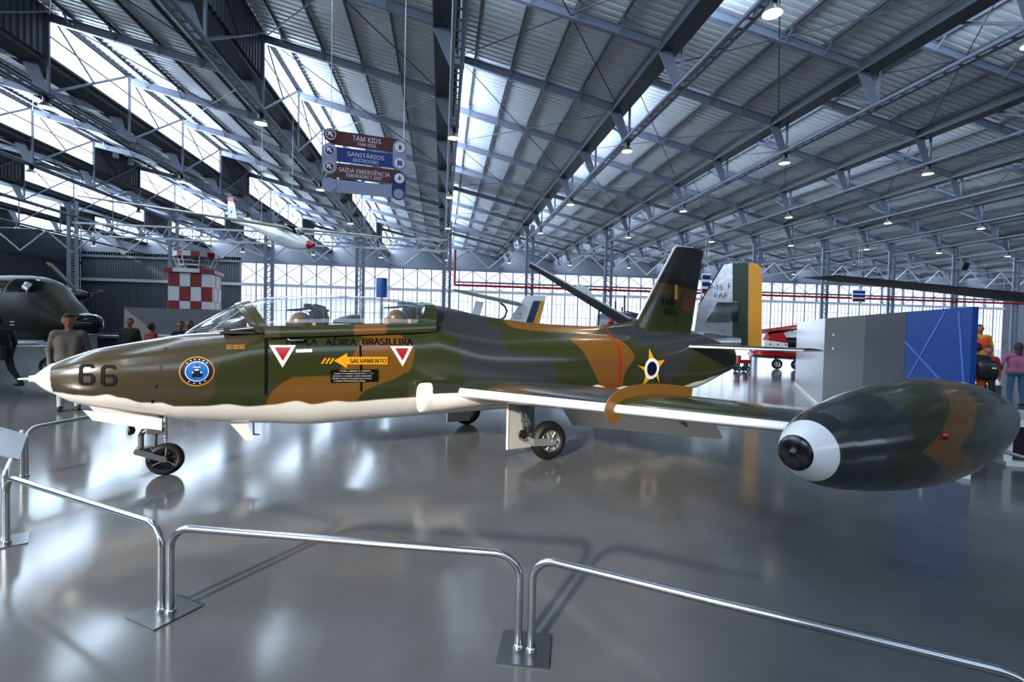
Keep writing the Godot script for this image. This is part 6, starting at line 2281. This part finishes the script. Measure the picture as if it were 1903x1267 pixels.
# ================================================================ red biplane
func red_biplane() -> void:
	var z := 22.0
	var at := ahead(1455, 690, z)
	var o := thing("red_biplane", "red biplane with white checked flank standing beyond the grey partition", "airplane", Vector3(at.x, 0, at.z))
	o.rotation.y = -YAW - 0.2
	var inv := o.transform.affine_inverse()
	var P := func(u: float, v: float) -> Vector3:
		var d := inv.basis * look(u, v)
		var e := inv * Vector3(0, EYE, 0)
		return e + d * (-e.z / d.z)
	var red := gloss("biplane_red", Color(0.66, 0.04, 0.03), 0.25)
	var b := Mb.new()
	var lo: Vector3 = P.call(1394, 659); var hi: Vector3 = P.call(1500, 662)
	plane_wing(b, Vector3(hi.x, hi.y, -0.6), Vector3(0, 0, 1.3), 0.34, Vector3(lo.x, lo.y + 0.05, -0.5), Vector3(0, 0, 1.1), 0.28)
	obj("lower_wing", b, red, o)
	var ua: Vector3 = P.call(1412, 617); var ub: Vector3 = P.call(1490, 608)
	b = Mb.new()
	plane_wing(b, Vector3(ub.x, ub.y, -0.7), Vector3(0, 0, 1.3), 0.24, Vector3(ua.x, ua.y, -0.6), Vector3(0, 0, 1.1), 0.18)
	obj("upper_wing", b, red, o)
	b = Mb.new()
	b.prism(PackedVector2Array([Vector2(P.call(1414, 633).x, P.call(1414, 646).y), Vector2(P.call(1456, 633).x, P.call(1456, 640).y), Vector2(P.call(1456, 620).x, P.call(1456, 628).y), Vector2(P.call(1450, 618).x, P.call(1450, 617).y), Vector2(P.call(1428, 620).x, P.call(1428, 620).y), Vector2(P.call(1424, 626).x, P.call(1424, 628).y)]), 0.9)
	var fu := obj("fuselage", b, red, o)
	b = Mb.new()
	var q0: Vector3 = P.call(1415, 648); var q1: Vector3 = P.call(1458, 637)
	b.prism(PackedVector2Array([Vector2(q0.x, q0.y), Vector2(q1.x, q0.y), Vector2(q1.x, q1.y), Vector2(q0.x, q1.y + 0.12)]), 0.94)
	var fl := obj("white_flank", b, mats["white_paint"], o)
	for i in 6:
		for j in 2:
			b = Mb.new()
			b.box(Vector3(lerpf(q0.x, q1.x, (i + 0.5) / 6.0), lerpf(q0.y, q1.y, 0.25 + 0.5 * j) , 0.475), Vector3(0.07, 0.07, 0.01), Basis(Vector3(0, 0, 1), 0.5 * i))
			if (i + j) % 2 == 0: obj("check_mark", b, mats["marking_navy"], fl)
	b = Mb.new()
	var e0: Vector3 = P.call(1475, 632)
	body(b, [[P.call(1455, 632).x, P.call(1455, 648).y, P.call(1455, 624).y, 0.35], [e0.x, P.call(1475, 647).y, P.call(1475, 625).y, 0.38], [P.call(1490, 632).x, P.call(1490, 645).y, P.call(1490, 628).y, 0.3]])
	obj("engine", b, mats["black"], o)
	b = Mb.new()
	b.prism(PackedVector2Array([Vector2(P.call(1450, 620).x, P.call(1450, 627).y), Vector2(P.call(1482, 620).x, P.call(1482, 627).y), Vector2(P.call(1482, 614).x, P.call(1482, 617).y), Vector2(P.call(1464, 614).x, P.call(1464, 614).y), Vector2(P.call(1448, 618).x, P.call(1448, 619).y)]), 0.7)
	obj("white_cowl", b, mats["white_paint"], o)
	for u in [1440.0, 1476.0]:
		var w: Vector3 = P.call(u, 680)
		wheel(o, Vector3(w.x, 0.25, 0.3), 0.25, 0.14)
		b = Mb.new()
		b.tube([Vector3(w.x, 0.25, 0.2), Vector3(w.x + 0.1, lo.y, -0.4)], 0.05, 8)
		obj("leg", b, mats["black"], o)
	for u in [1418.0, 1462.0]:
		var t: Vector3 = P.call(u, 616); var c: Vector3 = P.call(u, 658)
		b = Mb.new()
		b.tube([Vector3(t.x, t.y, -0.7), Vector3(c.x, c.y, -0.6)], 0.03, 6)
		obj("wing_strut", b, red, o)
	# small red trolley beside it
	var tp := on_floor(1378, 690)
	var tr := thing("red_trolley", "small red trolley with grey wheels beyond the tailplane", "trolley", Vector3(tp.x, 0, tp.z))
	b = Mb.new()
	b.box(Vector3(0, 0.45, 0), Vector3(0.6, 0.16, 0.4))
	b.box(Vector3(-0.2, 0.62, 0), Vector3(0.12, 0.2, 0.3))
	obj("tray", b, red, tr)
	for s in [-1, 1]:
		wheel(tr, Vector3(0.2 * s, 0.12, 0.15), 0.12, 0.06)
		wheel(tr, Vector3(0.2 * s, 0.12, -0.15), 0.12, 0.06)
		b = Mb.new()
		b.box(Vector3(0.2 * s, 0.26, 0), Vector3(0.05, 0.3, 0.3))
		obj("leg", b, mats["dark_metal"], tr)

# ================================================================ small exhibits
func small_exhibits() -> void:
	# blue bin near the radome
	var bp := ahead(211, 640, 17.5)
	var o := thing("blue_crate", "blue equipment crate below the black radome", "crate", Vector3(bp.x, 0, bp.z))
	var b := Mb.new()
	b.box(Vector3(0, 0.55, 0), Vector3(0.62, 1.1, 0.5))
	obj("body", b, mat("crate_blue", Color(0.025, 0.04, 0.16), 0.4), o)
	b = Mb.new()
	b.box(Vector3(0, 1.14, 0), Vector3(0.66, 0.08, 0.54))
	obj("lid", b, mat("crate_grey", Color(0.35, 0.36, 0.38), 0.4), o)
	b = Mb.new()
	b.box(Vector3(0.08, 0.75, 0.255), Vector3(0.22, 0.16, 0.01))
	obj("data_plate", b, mat("crate_plate", Color(0.22, 0.2, 0.36), 0.4), o)
	# loudspeaker under the roof
	var sd := look(1790, 494)
	var sp := Vector3(0, EYE, 0) + sd * (line_x(7) / sd.x)
	var s := thing("loudspeaker", "black loudspeaker hung below the roof truss between two columns", "loudspeaker", sp)
	b = Mb.new()
	b.box(Vector3.ZERO, Vector3(0.75, 0.8, 0.6), Basis(Vector3(1, 0, 0), 0.35))
	obj("cabinet", b, mats["black"], s)
	b = Mb.new()
	b.prism(ring_poly(Vector2.ZERO, 0.26, 0.26, 20), 0.03, Transform3D(Basis(Vector3(1, 0, 0), 0.35), Vector3(0, -0.1, 0.3)))
	obj("grille", b, mats["dark_metal"], s)
	rod("hanger", Vector3(0, 0.35, 0), Vector3(0, 10.5 - sp.y, 0), 0.12, mats["dark_metal"], s)
	# blue banner column in front of the end wall
	var bz := 60.0
	var top := ahead(710, 517, bz)
	var c := thing("blue_tank", "blue cylindrical tank on a post before the translucent end wall", "tank", Vector3(top.x, 0, top.z))
	b = Mb.new()
	var h: float = top.y - ahead(710, 553, bz).y
	b.tube([Vector3(0, top.y - h, 0), Vector3(0, top.y, 0)], 0.68, 24)
	obj("cylinder", b, gloss("tank_blue", Color(0.18, 0.34, 0.62), 0.3), c)
	rod("post", Vector3(0, 0, 0), Vector3(0, top.y - h, 0), 0.15, mats["steel_blue"], c)
	# hanging signboards far back
	for q in [[1312, 528, 3, 0.85, 2.0, "blue and white signboard hung beside the fighter's tail", "sign_blue"], [1596, 550, 5, 1.4, 1.2, "blue signboard hung under the dark wing", "sign_blue"]]:
		var sl := look(q[0], q[1])
		var p := Vector3(0, EYE, 0) + sl * (line_x(q[2]) / sl.x)
		var t := thing("signboard", q[5], "sign", p)
		b = Mb.new()
		b.box(Vector3.ZERO, Vector3(q[3], q[4], 0.06))
		obj("board", b, mats["sign_white"], t)
		for i in 3:
			b = Mb.new()
			b.box(Vector3(0, q[4] * (0.32 - 0.32 * i), 0.035), Vector3(q[3] * 0.94, q[4] * 0.2, 0.02))
			obj("strip", b, mats[q[6]] if i < 2 else mats["sign_maroon"], t)
		for sgn in [-1, 1]: rod("hanging_wire", Vector3(0.15 * sgn, q[4] / 2, 0), Vector3(0.15 * sgn, 10.45 - p.y, 0), 0.012, mats["metal"], t)
	# two small spotlights on the blind clerestory panel
	for q in [[215, 286], [243, 300]]:
		var p := g(line_x(-3) + 0.3, 12.3, 0)
		var d := look(q[0], q[1])
		p = Vector3(0, EYE, 0) + d * ((line_x(-3) + 0.35) / d.x)
		var t := thing("wall_spotlight", "small pale spotlight fixed on the blind panel between window strips", "spotlight", p, 0.0, "spotlights on the blind panel")
		b = Mb.new()
		b.tube([Vector3(0, 0.25, 0), Vector3(0.05, -0.25, 0.1)], [0.16, 0.2], 14)
		obj("housing", b, mats["white_paint"], t)
		rod("bracket", Vector3(-0.35, 0.15, 0), Vector3(0, 0.15, 0), 0.05, mats["steel_dark"], t)

# ================================================================ high-bay lamps below the trusses
func lamps() -> void:
	var proto: Node3D = null
	for k in range(-5, 9):
		for i in 6:
			var n := -2 + 2 * i
			if n == 4 and k < -3: continue
			var pos := g(line_x(k), 10.0, node_z(n))
			if proto == null:
				proto = thing("hanging_lamp", "lit high-bay lamp with bell reflector hanging below a roof truss", "lamp", pos, 0.0, "high-bay lamps below the trusses")
				build_lamp(proto)
			else:
				var c: Node3D = proto.duplicate()
				c.name = numbered("hanging_lamp")
				add_child(c, true)
				c.position = pos

func build_lamp(o: Node3D) -> void:
	var up := Basis(Vector3(1, 0, 0), Vector3(0, 0, -1), Vector3(0, 1, 0))
	var b := Mb.new()
	b.lathe([Vector2(0.25, 0.0), Vector2(0.255, 0.01), Vector2(0.23, 0.07), Vector2(0.18, 0.15), Vector2(0.12, 0.21), Vector2(0.11, 0.22)], 28, Vector3.ZERO, up)
	obj("reflector", b, mat("reflector_metal", Color(0.75, 0.75, 0.74), 0.3, 0.8), o)
	b = Mb.new()
	b.lathe([Vector2(0.11, 0.22), Vector2(0.115, 0.24), Vector2(0.115, 0.4), Vector2(0.09, 0.43), Vector2(0, 0.43)], 20, Vector3.ZERO, up)
	obj("ballast_housing", b, mats["black"], o)
	b = Mb.new()
	b.lathe([Vector2(0.0, -0.02), Vector2(0.14, -0.012), Vector2(0.235, 0.012)], 16, Vector3.ZERO, up)
	var bulb := obj("lamp_glass", b, mats["lamp_glass"], o)
	rod("stem", Vector3(0, 0.42, 0), Vector3(0, 0.5, 0), 0.02, mats["dark_metal"], o)
	var l := SpotLight3D.new()
	l.name = "lamp_beam"
	l.light_color = Color(1.0, 0.95, 0.84)
	l.light_energy = LAMP_LIGHT
	l.light_size = 0.2
	l.spot_range = 60.0
	l.spot_attenuation = 2.0
	l.spot_angle = 55.0
	l.spot_angle_attenuation = 0.6
	l.shadow_enabled = true
	l.rotation.x = -PI / 2
	l.position = Vector3(0, -0.05, 0)
	o.add_child(l)

# ================================================================ people: one continuous surface from tapered bones
# bone: [from, to, radius, radius, colour]
func surface_nets(bones: Array, cell: float, soft: float) -> Mb:
	var lo := Vector3.ONE * 1e9; var hi := Vector3.ONE * -1e9
	for q in bones:
		var r := maxf(q[2], q[3]) + cell * 2
		lo = lo.min(q[0] - Vector3.ONE * r).min(q[1] - Vector3.ONE * r)
		hi = hi.max(q[0] + Vector3.ONE * r).max(q[1] + Vector3.ONE * r)
	var nx := int((hi.x - lo.x) / cell) + 2; var ny := int((hi.y - lo.y) / cell) + 2; var nz := int((hi.z - lo.z) / cell) + 2
	var f := PackedFloat32Array(); f.resize(nx * ny * nz); f.fill(1.0)
	var who := PackedInt32Array(); who.resize(nx * ny * nz)
	var best := PackedFloat32Array(); best.resize(nx * ny * nz); best.fill(1e9)
	for bi in bones.size():
		var q: Array = bones[bi]
		var a: Vector3 = q[0]; var d: Vector3 = q[1] - q[0]
		var dd := maxf(d.length_squared(), 1e-9)
		var r := maxf(q[2], q[3]) + soft * 1.5 + cell
		var bl: Vector3 = (q[0].min(q[1]) - Vector3.ONE * r - lo) / cell
		var bh: Vector3 = (q[0].max(q[1]) + Vector3.ONE * r - lo) / cell
		for k in range(maxi(0, int(bl.z)), mini(nz, int(bh.z) + 2)):
			for j in range(maxi(0, int(bl.y)), mini(ny, int(bh.y) + 2)):
				var row := (k * ny + j) * nx
				for i in range(maxi(0, int(bl.x)), mini(nx, int(bh.x) + 2)):
					var p := lo + Vector3(i, j, k) * cell - a
					var t := clampf(p.dot(d) / dd, 0.0, 1.0)
					var s: float = (p - d * t).length() - lerpf(q[2], q[3], t)
					var at := row + i
					if s < best[at]: best[at] = s; who[at] = bi
					var o := f[at]
					var h := clampf(0.5 + 0.5 * (o - s) / soft, 0.0, 1.0)
					f[at] = lerpf(o, s, h) - soft * h * (1.0 - h)
	var mb := Mb.new()
	mb.tinted = true
	var vid := PackedInt32Array(); vid.resize(nx * ny * nz); vid.fill(-1)
	var offs := [0, 1, nx, nx + 1, nx * ny, nx * ny + 1, nx * ny + nx, nx * ny + nx + 1]
	var cor := [Vector3(0, 0, 0), Vector3(1, 0, 0), Vector3(0, 1, 0), Vector3(1, 1, 0), Vector3(0, 0, 1), Vector3(1, 0, 1), Vector3(0, 1, 1), Vector3(1, 1, 1)]
	var edges := [[0, 1], [2, 3], [4, 5], [6, 7], [0, 2], [1, 3], [4, 6], [5, 7], [0, 4], [1, 5], [2, 6], [3, 7]]
	for k in nz - 1:
		for j in ny - 1:
			for i in nx - 1:
				var at := (k * ny + j) * nx + i
				var neg := 0
				for c in 8:
					if f[at + offs[c]] < 0: neg += 1
				if neg == 0 or neg == 8: continue
				var sum := Vector3.ZERO; var cnt := 0
				for e in edges:
					var va := f[at + offs[e[0]]]; var vb := f[at + offs[e[1]]]
					if (va < 0) != (vb < 0):
						sum += cor[e[0]].lerp(cor[e[1]], va / (va - vb)); cnt += 1
				var grad := Vector3(f[at + 1] - f[at] + f[at + offs[7]] - f[at + offs[6]], f[at + nx] - f[at] + f[at + offs[7]] - f[at + offs[5]], f[at + nx * ny] - f[at] + f[at + offs[7]] - f[at + offs[3]])
				mb.tint = bones[who[at]][4]
				vid[at] = mb.put(lo + (Vector3(i, j, k) + sum / cnt) * cell, grad.normalized())
	var sx := 1; var sy := nx; var sz := nx * ny
	for k in range(1, nz - 1):
		for j in range(1, ny - 1):
			for i in range(1, nx - 1):
				var at := (k * ny + j) * nx + i
				for ax in [[sx, sy, sz], [sy, sz, sx], [sz, sx, sy]]:
					var va := f[at]; var vb := f[at + ax[0]]
					if (va < 0) == (vb < 0): continue
					var q := [vid[at - ax[1] - ax[2]], vid[at - ax[2]], vid[at], vid[at - ax[1]]]
					if q.has(-1): continue
					if va < 0: mb.idx.append_array(PackedInt32Array([q[0], q[2], q[1], q[0], q[3], q[2]]))
					else: mb.idx.append_array(PackedInt32Array([q[0], q[1], q[2], q[0], q[2], q[3]]))
	return mb

# pose: joints in the person's own frame (x to the person's left side of the picture when facing +z, y up, +z forward)
func person(label: String, at: Vector3, turn: float, height: float, look_: Dictionary, group := "", fine := true) -> Node3D:
	var o := thing("person", label, "person", at, turn, group)
	var s := height / 1.75
	var skin_c: Color = Color(0.50, 0.31, 0.22).srgb_to_linear()
	var top: Color = look_.top.srgb_to_linear(); var legs: Color = look_.legs.srgb_to_linear()
	var hair: Color = look_.get("hair", Color(0.05, 0.04, 0.035)).srgb_to_linear(); var shoe: Color = look_.get("shoe", Color(0.06, 0.05, 0.05)).srgb_to_linear()
	var hem: float = look_.get("hem", 0.90)
	var stride: float = look_.get("stride", 0.0)
	var lean: float = look_.get("lean", 0.0)
	var wide: float = look_.get("wide", 1.0)
	var B := []
	var V := func(x: float, y: float, z: float) -> Vector3: return Vector3(x * wide, y, z + lean * maxf(0.0, y - 0.9)) * s
	var add := func(a: Vector3, b: Vector3, r0: float, r1: float, c: Color) -> void: B.append([a, b, r0 * s, r1 * s, c])
	# torso
	add.call(V.call(-0.08, 0.96, 0), V.call(0.08, 0.96, 0), 0.125, 0.125, legs if hem > 0.95 else top)
	add.call(V.call(-0.05, 1.0, 0), V.call(-0.06, 1.2, 0.01), 0.13, 0.135, top)
	add.call(V.call(0.05, 1.0, 0), V.call(0.06, 1.2, 0.01), 0.13, 0.135, top)
	add.call(V.call(-0.07, 1.28, 0.01), V.call(0.07, 1.28, 0.01), 0.125, 0.125, top)
	add.call(V.call(-0.15, 1.41, 0), V.call(0.15, 1.41, 0), 0.075, 0.075, top)
	add.call(V.call(-0.09, hem, 0), V.call(0.09, hem, 0), 0.125, 0.125, top)
	# neck, head, jaw, nose, ears, hair
	add.call(V.call(0, 1.42, 0), V.call(0, 1.55, 0.015), 0.055, 0.05, skin_c)
	var tilt: float = look_.get("nod", 0.0)
	var hd: Vector3 = V.call(0, 1.645, 0.02)
	var hb := Basis(Vector3(1, 0, 0), tilt)
	var Hd := func(x: float, y: float, z: float) -> Vector3: return hd + hb * (Vector3(x, y, z) * s)
	add.call(Hd.call(0, 0.02, -0.005), Hd.call(0, 0.03, -0.01), 0.092, 0.09, skin_c)
	add.call(Hd.call(0, -0.05, 0.03), Hd.call(0, 0.0, 0.025), 0.058, 0.07, skin_c)
	add.call(Hd.call(0, 0.005, 0.095), Hd.call(0, -0.02, 0.108), 0.011, 0.016, skin_c)
	for k in [-1, 1]: add.call(Hd.call(0.088 * k, 0.015, -0.005), Hd.call(0.09 * k, -0.02, 0.0), 0.016, 0.013, skin_c)
	add.call(Hd.call(0, 0.062, -0.024), Hd.call(0, 0.03, -0.042), 0.086, 0.09, hair)
	if look_.get("long_hair", false):
		add.call(Hd.call(0, 0.0, -0.05), Hd.call(0, -0.16, -0.06), 0.09, 0.07, hair)
	# legs
	for k in [-1, 1]:
		var st: float = stride * k
		var hip: Vector3 = V.call(0.09 * k, 0.93, 0)
		var knee: Vector3 = V.call(0.10 * k, 0.50, 0.18 * st + 0.03)
		var ank: Vector3 = V.call(0.105 * k, 0.09, 0.42 * st - 0.02 - maxf(0.0, -st) * 0.05)
		if st < -0.3: ank = V.call(0.105 * k, 0.16, 0.46 * st)
		add.call(hip, knee, 0.092, 0.066, legs)
		add.call(knee, ank, 0.064, 0.048, legs)
		add.call(ank - Vector3(0, 0.035, 0.03) * s, ank + Vector3(0.01 * k, -0.05, 0.16) * s, 0.042, 0.036, shoe)
	# arms
	var arms: Array = look_.get("arms", [[[0.19, 1.4, 0], [0.25, 1.14, -0.02], [0.24, 0.90, 0.06]], [[-0.19, 1.4, 0], [-0.25, 1.14, -0.02], [-0.24, 0.90, 0.06]]])
	var hands := []
	for a in arms:
		var p: Array = []
		for q in a: p.append(V.call(q[0], q[1], q[2]))
		add.call(p[0], p[1], 0.06, 0.05, top)
		add.call(p[1], p[2], 0.05, 0.04, top)
		var d: Vector3 = (p[2] - p[1]).normalized()
		add.call(p[2], p[2] + d * 0.075 * s, 0.028, 0.036, skin_c)
		hands.append([p[2] + d * 0.08 * s, d])
	var mb := surface_nets(B, (0.014 if fine else 0.024), 0.035 * s)
	# fingers: five short chains rooted in the palm
	mb.tint = skin_c
	for h in hands:
		var d: Vector3 = h[1]
		var sd := d.cross(Vector3(0, 0, 1)).normalized()
		var fw := sd.cross(d).normalized()
		for i in 4:
			var r: Vector3 = h[0] + fw * (0.03 - 0.02 * i) * s
			var l: float = [0.07, 0.08, 0.075, 0.058][i] * s
			mb.tube([r, r + d * l * 0.5, r + d * l * 0.9 + sd * 0.012 * s], [0.009 * s, 0.0085 * s, 0.007 * s], 6)
		var tr: Vector3 = h[0] - d * 0.045 * s + fw * 0.035 * s
		mb.tube([tr, tr + fw * 0.025 * s + d * 0.025 * s, tr + fw * 0.03 * s + d * 0.055 * s], [0.011 * s, 0.01 * s, 0.008 * s], 6)
	# eyes and mouth
	mb.tint = Color(0.02, 0.015, 0.012)
	for k in [-1, 1]:
		var e: Vector3 = Hd.call(0.032 * k, 0.012, 0.083)
		mb.box(e, Vector3(0.02, 0.009, 0.01) * s)
	mb.tint = Color(0.22, 0.07, 0.06)
	mb.box(Hd.call(0, -0.052, 0.086), Vector3(0.04, 0.008, 0.01) * s)
	var m := mat("person_cloth", Color.WHITE, 0.8)
	m.vertex_color_use_as_albedo = true
	obj("body", mb, m, o)
	return o

func people() -> void:
	var zp := 10.2
	var c := ahead(128, 640, zp)
	person("man in a loose grey jacket standing beyond the trainer's white nose", Vector3(c.x, 0, c.z), 0.55, 1.76, {"top": Color(0.27, 0.265, 0.255), "legs": Color(0.52, 0.58, 0.58), "hem": 0.86, "wide": 1.15, "nod": 0.35,
		"arms": [[[0.18, 1.4, 0], [0.235, 1.14, 0.0], [0.23, 0.92, 0.12]], [[-0.18, 1.4, 0], [-0.235, 1.12, -0.02], [-0.22, 0.9, 0.08]]]})
	c = on_floor(8, 724)
	person("dark-clothed person striding past the patrol plane with a shoulder bag", Vector3(c.x - 0.05, 0, c.z), -1.75, 1.70, {"top": Color(0.035, 0.035, 0.04), "legs": Color(0.10, 0.105, 0.12), "hem": 0.86, "stride": 0.75, "lean": 0.15, "wide": 1.25})
	var bag := thing("shoulder_bag", "dark shoulder bag slung on the striding person", "bag", Vector3(c.x + 0.1, 0.88, c.z + 0.34))
	var b := Mb.new()
	b.box(Vector3(0, 0.0, 0), Vector3(0.3, 0.32, 0.12))
	obj("pouch", b, mat("bag_dark", Color(0.07, 0.075, 0.08), 0.7), bag)
	b = Mb.new()
	b.bar(Vector3(0, 0.16, 0), Vector3(-0.16, 0.5, -0.12), 0.04, 0.01)
	obj("strap", b, mats["bag_dark"], bag)
	c = on_floor(1887, 755)
	person("woman in a pink jacket, blue jeans and dark boots near the lattice column", Vector3(c.x, 0, c.z), PI - 0.5, 1.60, {"top": Color(0.52, 0.27, 0.38), "legs": Color(0.20, 0.32, 0.42), "hair": Color(0.16, 0.10, 0.09), "shoe": Color(0.09, 0.05, 0.05), "long_hair": true, "hem": 0.98, "wide": 1.3,
		"arms": [[[0.19, 1.4, 0], [0.27, 1.17, 0.0], [0.2, 1.05, 0.2]], [[-0.19, 1.4, 0], [-0.28, 1.17, 0.0], [-0.2, 1.05, 0.2]]]})
	c = ahead(1813, 700, 9.6)
	var at := Vector3(c.x, 0, c.z)
	person("visitor in black jacket and orange trousers wearing a black backpack", at, PI - 0.6, 1.58, {"top": Color(0.04, 0.04, 0.045), "legs": Color(0.68, 0.30, 0.05), "hem": 0.98, "wide": 1.15})
	var bp := thing("backpack", "black backpack worn by the visitor in orange trousers", "backpack", at + Vector3(-0.06, 1.02, 0.28), -0.3)
	b = Mb.new()
	body(b, [[-0.19, -0.16, 0.14, 0.05], [-0.16, -0.21, 0.2, 0.09], [0.0, -0.24, 0.24, 0.11], [0.16, -0.21, 0.2, 0.09], [0.19, -0.16, 0.14, 0.05]], 20, 0.7)
	obj("pack", b, mats["black"], bp)
	b = Mb.new()
	b.box(Vector3(0.06, 0.05, 0.108), Vector3(0.09, 0.03, 0.01))
	obj("label", b, mats["white_paint"], bp)
	c = ahead(1819, 640, 12.2)
	var stand := thing("plinth", "low plinth under the figure in the yellow survival suit", "plinth", Vector3(c.x, 0, c.z), 0.5)
	b = Mb.new()
	b.box(Vector3(0, 0.19, 0), Vector3(0.9, 0.38, 0.9))
	obj("block", b, mats["steel_dark"], stand)
	var suit := person("figure in a yellow survival suit with orange vest standing on a plinth", Vector3(c.x, 0.42, c.z), -0.5, 1.66, {"top": Color(0.72, 0.52, 0.03), "legs": Color(0.72, 0.50, 0.03), "hem": 0.9, "wide": 1.25})
	b = Mb.new()
	body(b, [[-0.16, -0.12, 0.16, 0.03], [-0.12, -0.2, 0.2, 0.06], [0.0, -0.2, 0.08, 0.07], [0.12, -0.2, 0.2, 0.06], [0.16, -0.12, 0.16, 0.03]], 16, 0.7)
	obj("life_vest", b, mat("vest_orange", Color(0.72, 0.20, 0.05), 0.6), suit).position = Vector3(0, 1.18, 0.14)
	c = ahead(1836, 680, 10.6)
	person("person in a red jacket next to the visitor with the backpack", Vector3(c.x, 0, c.z), -0.6, 1.5, {"top": Color(0.50, 0.04, 0.045), "legs": Color(0.07, 0.075, 0.09), "hem": 0.9})
	c = ahead(281, 620, 15.0)
	person("person in a red top in front of the grey booth", Vector3(c.x, 0, c.z), 2.6, 1.60, {"top": Color(0.42, 0.03, 0.05), "legs": Color(0.06, 0.06, 0.08)}, "", false)
	c = ahead(336, 620, 16.0)
	person("dark-haired person in black beyond the windscreen", Vector3(c.x, 0, c.z), 0.4, 1.66, {"top": Color(0.03, 0.03, 0.04), "legs": Color(0.05, 0.05, 0.06)}, "", false)
	c = ahead(353, 620, 16.6)
	person("person in a maroon top beyond the windscreen", Vector3(c.x, 0, c.z), -0.3, 1.68, {"top": Color(0.20, 0.06, 0.06), "legs": Color(0.05, 0.05, 0.06)}, "", false)
	c = ahead(224, 620, 16.0)
	person("person in dark green standing by the blue crate", Vector3(c.x + 0.25, 0, c.z), 0.2, 1.72, {"top": Color(0.08, 0.10, 0.08), "legs": Color(0.05, 0.06, 0.07)}, "", false)
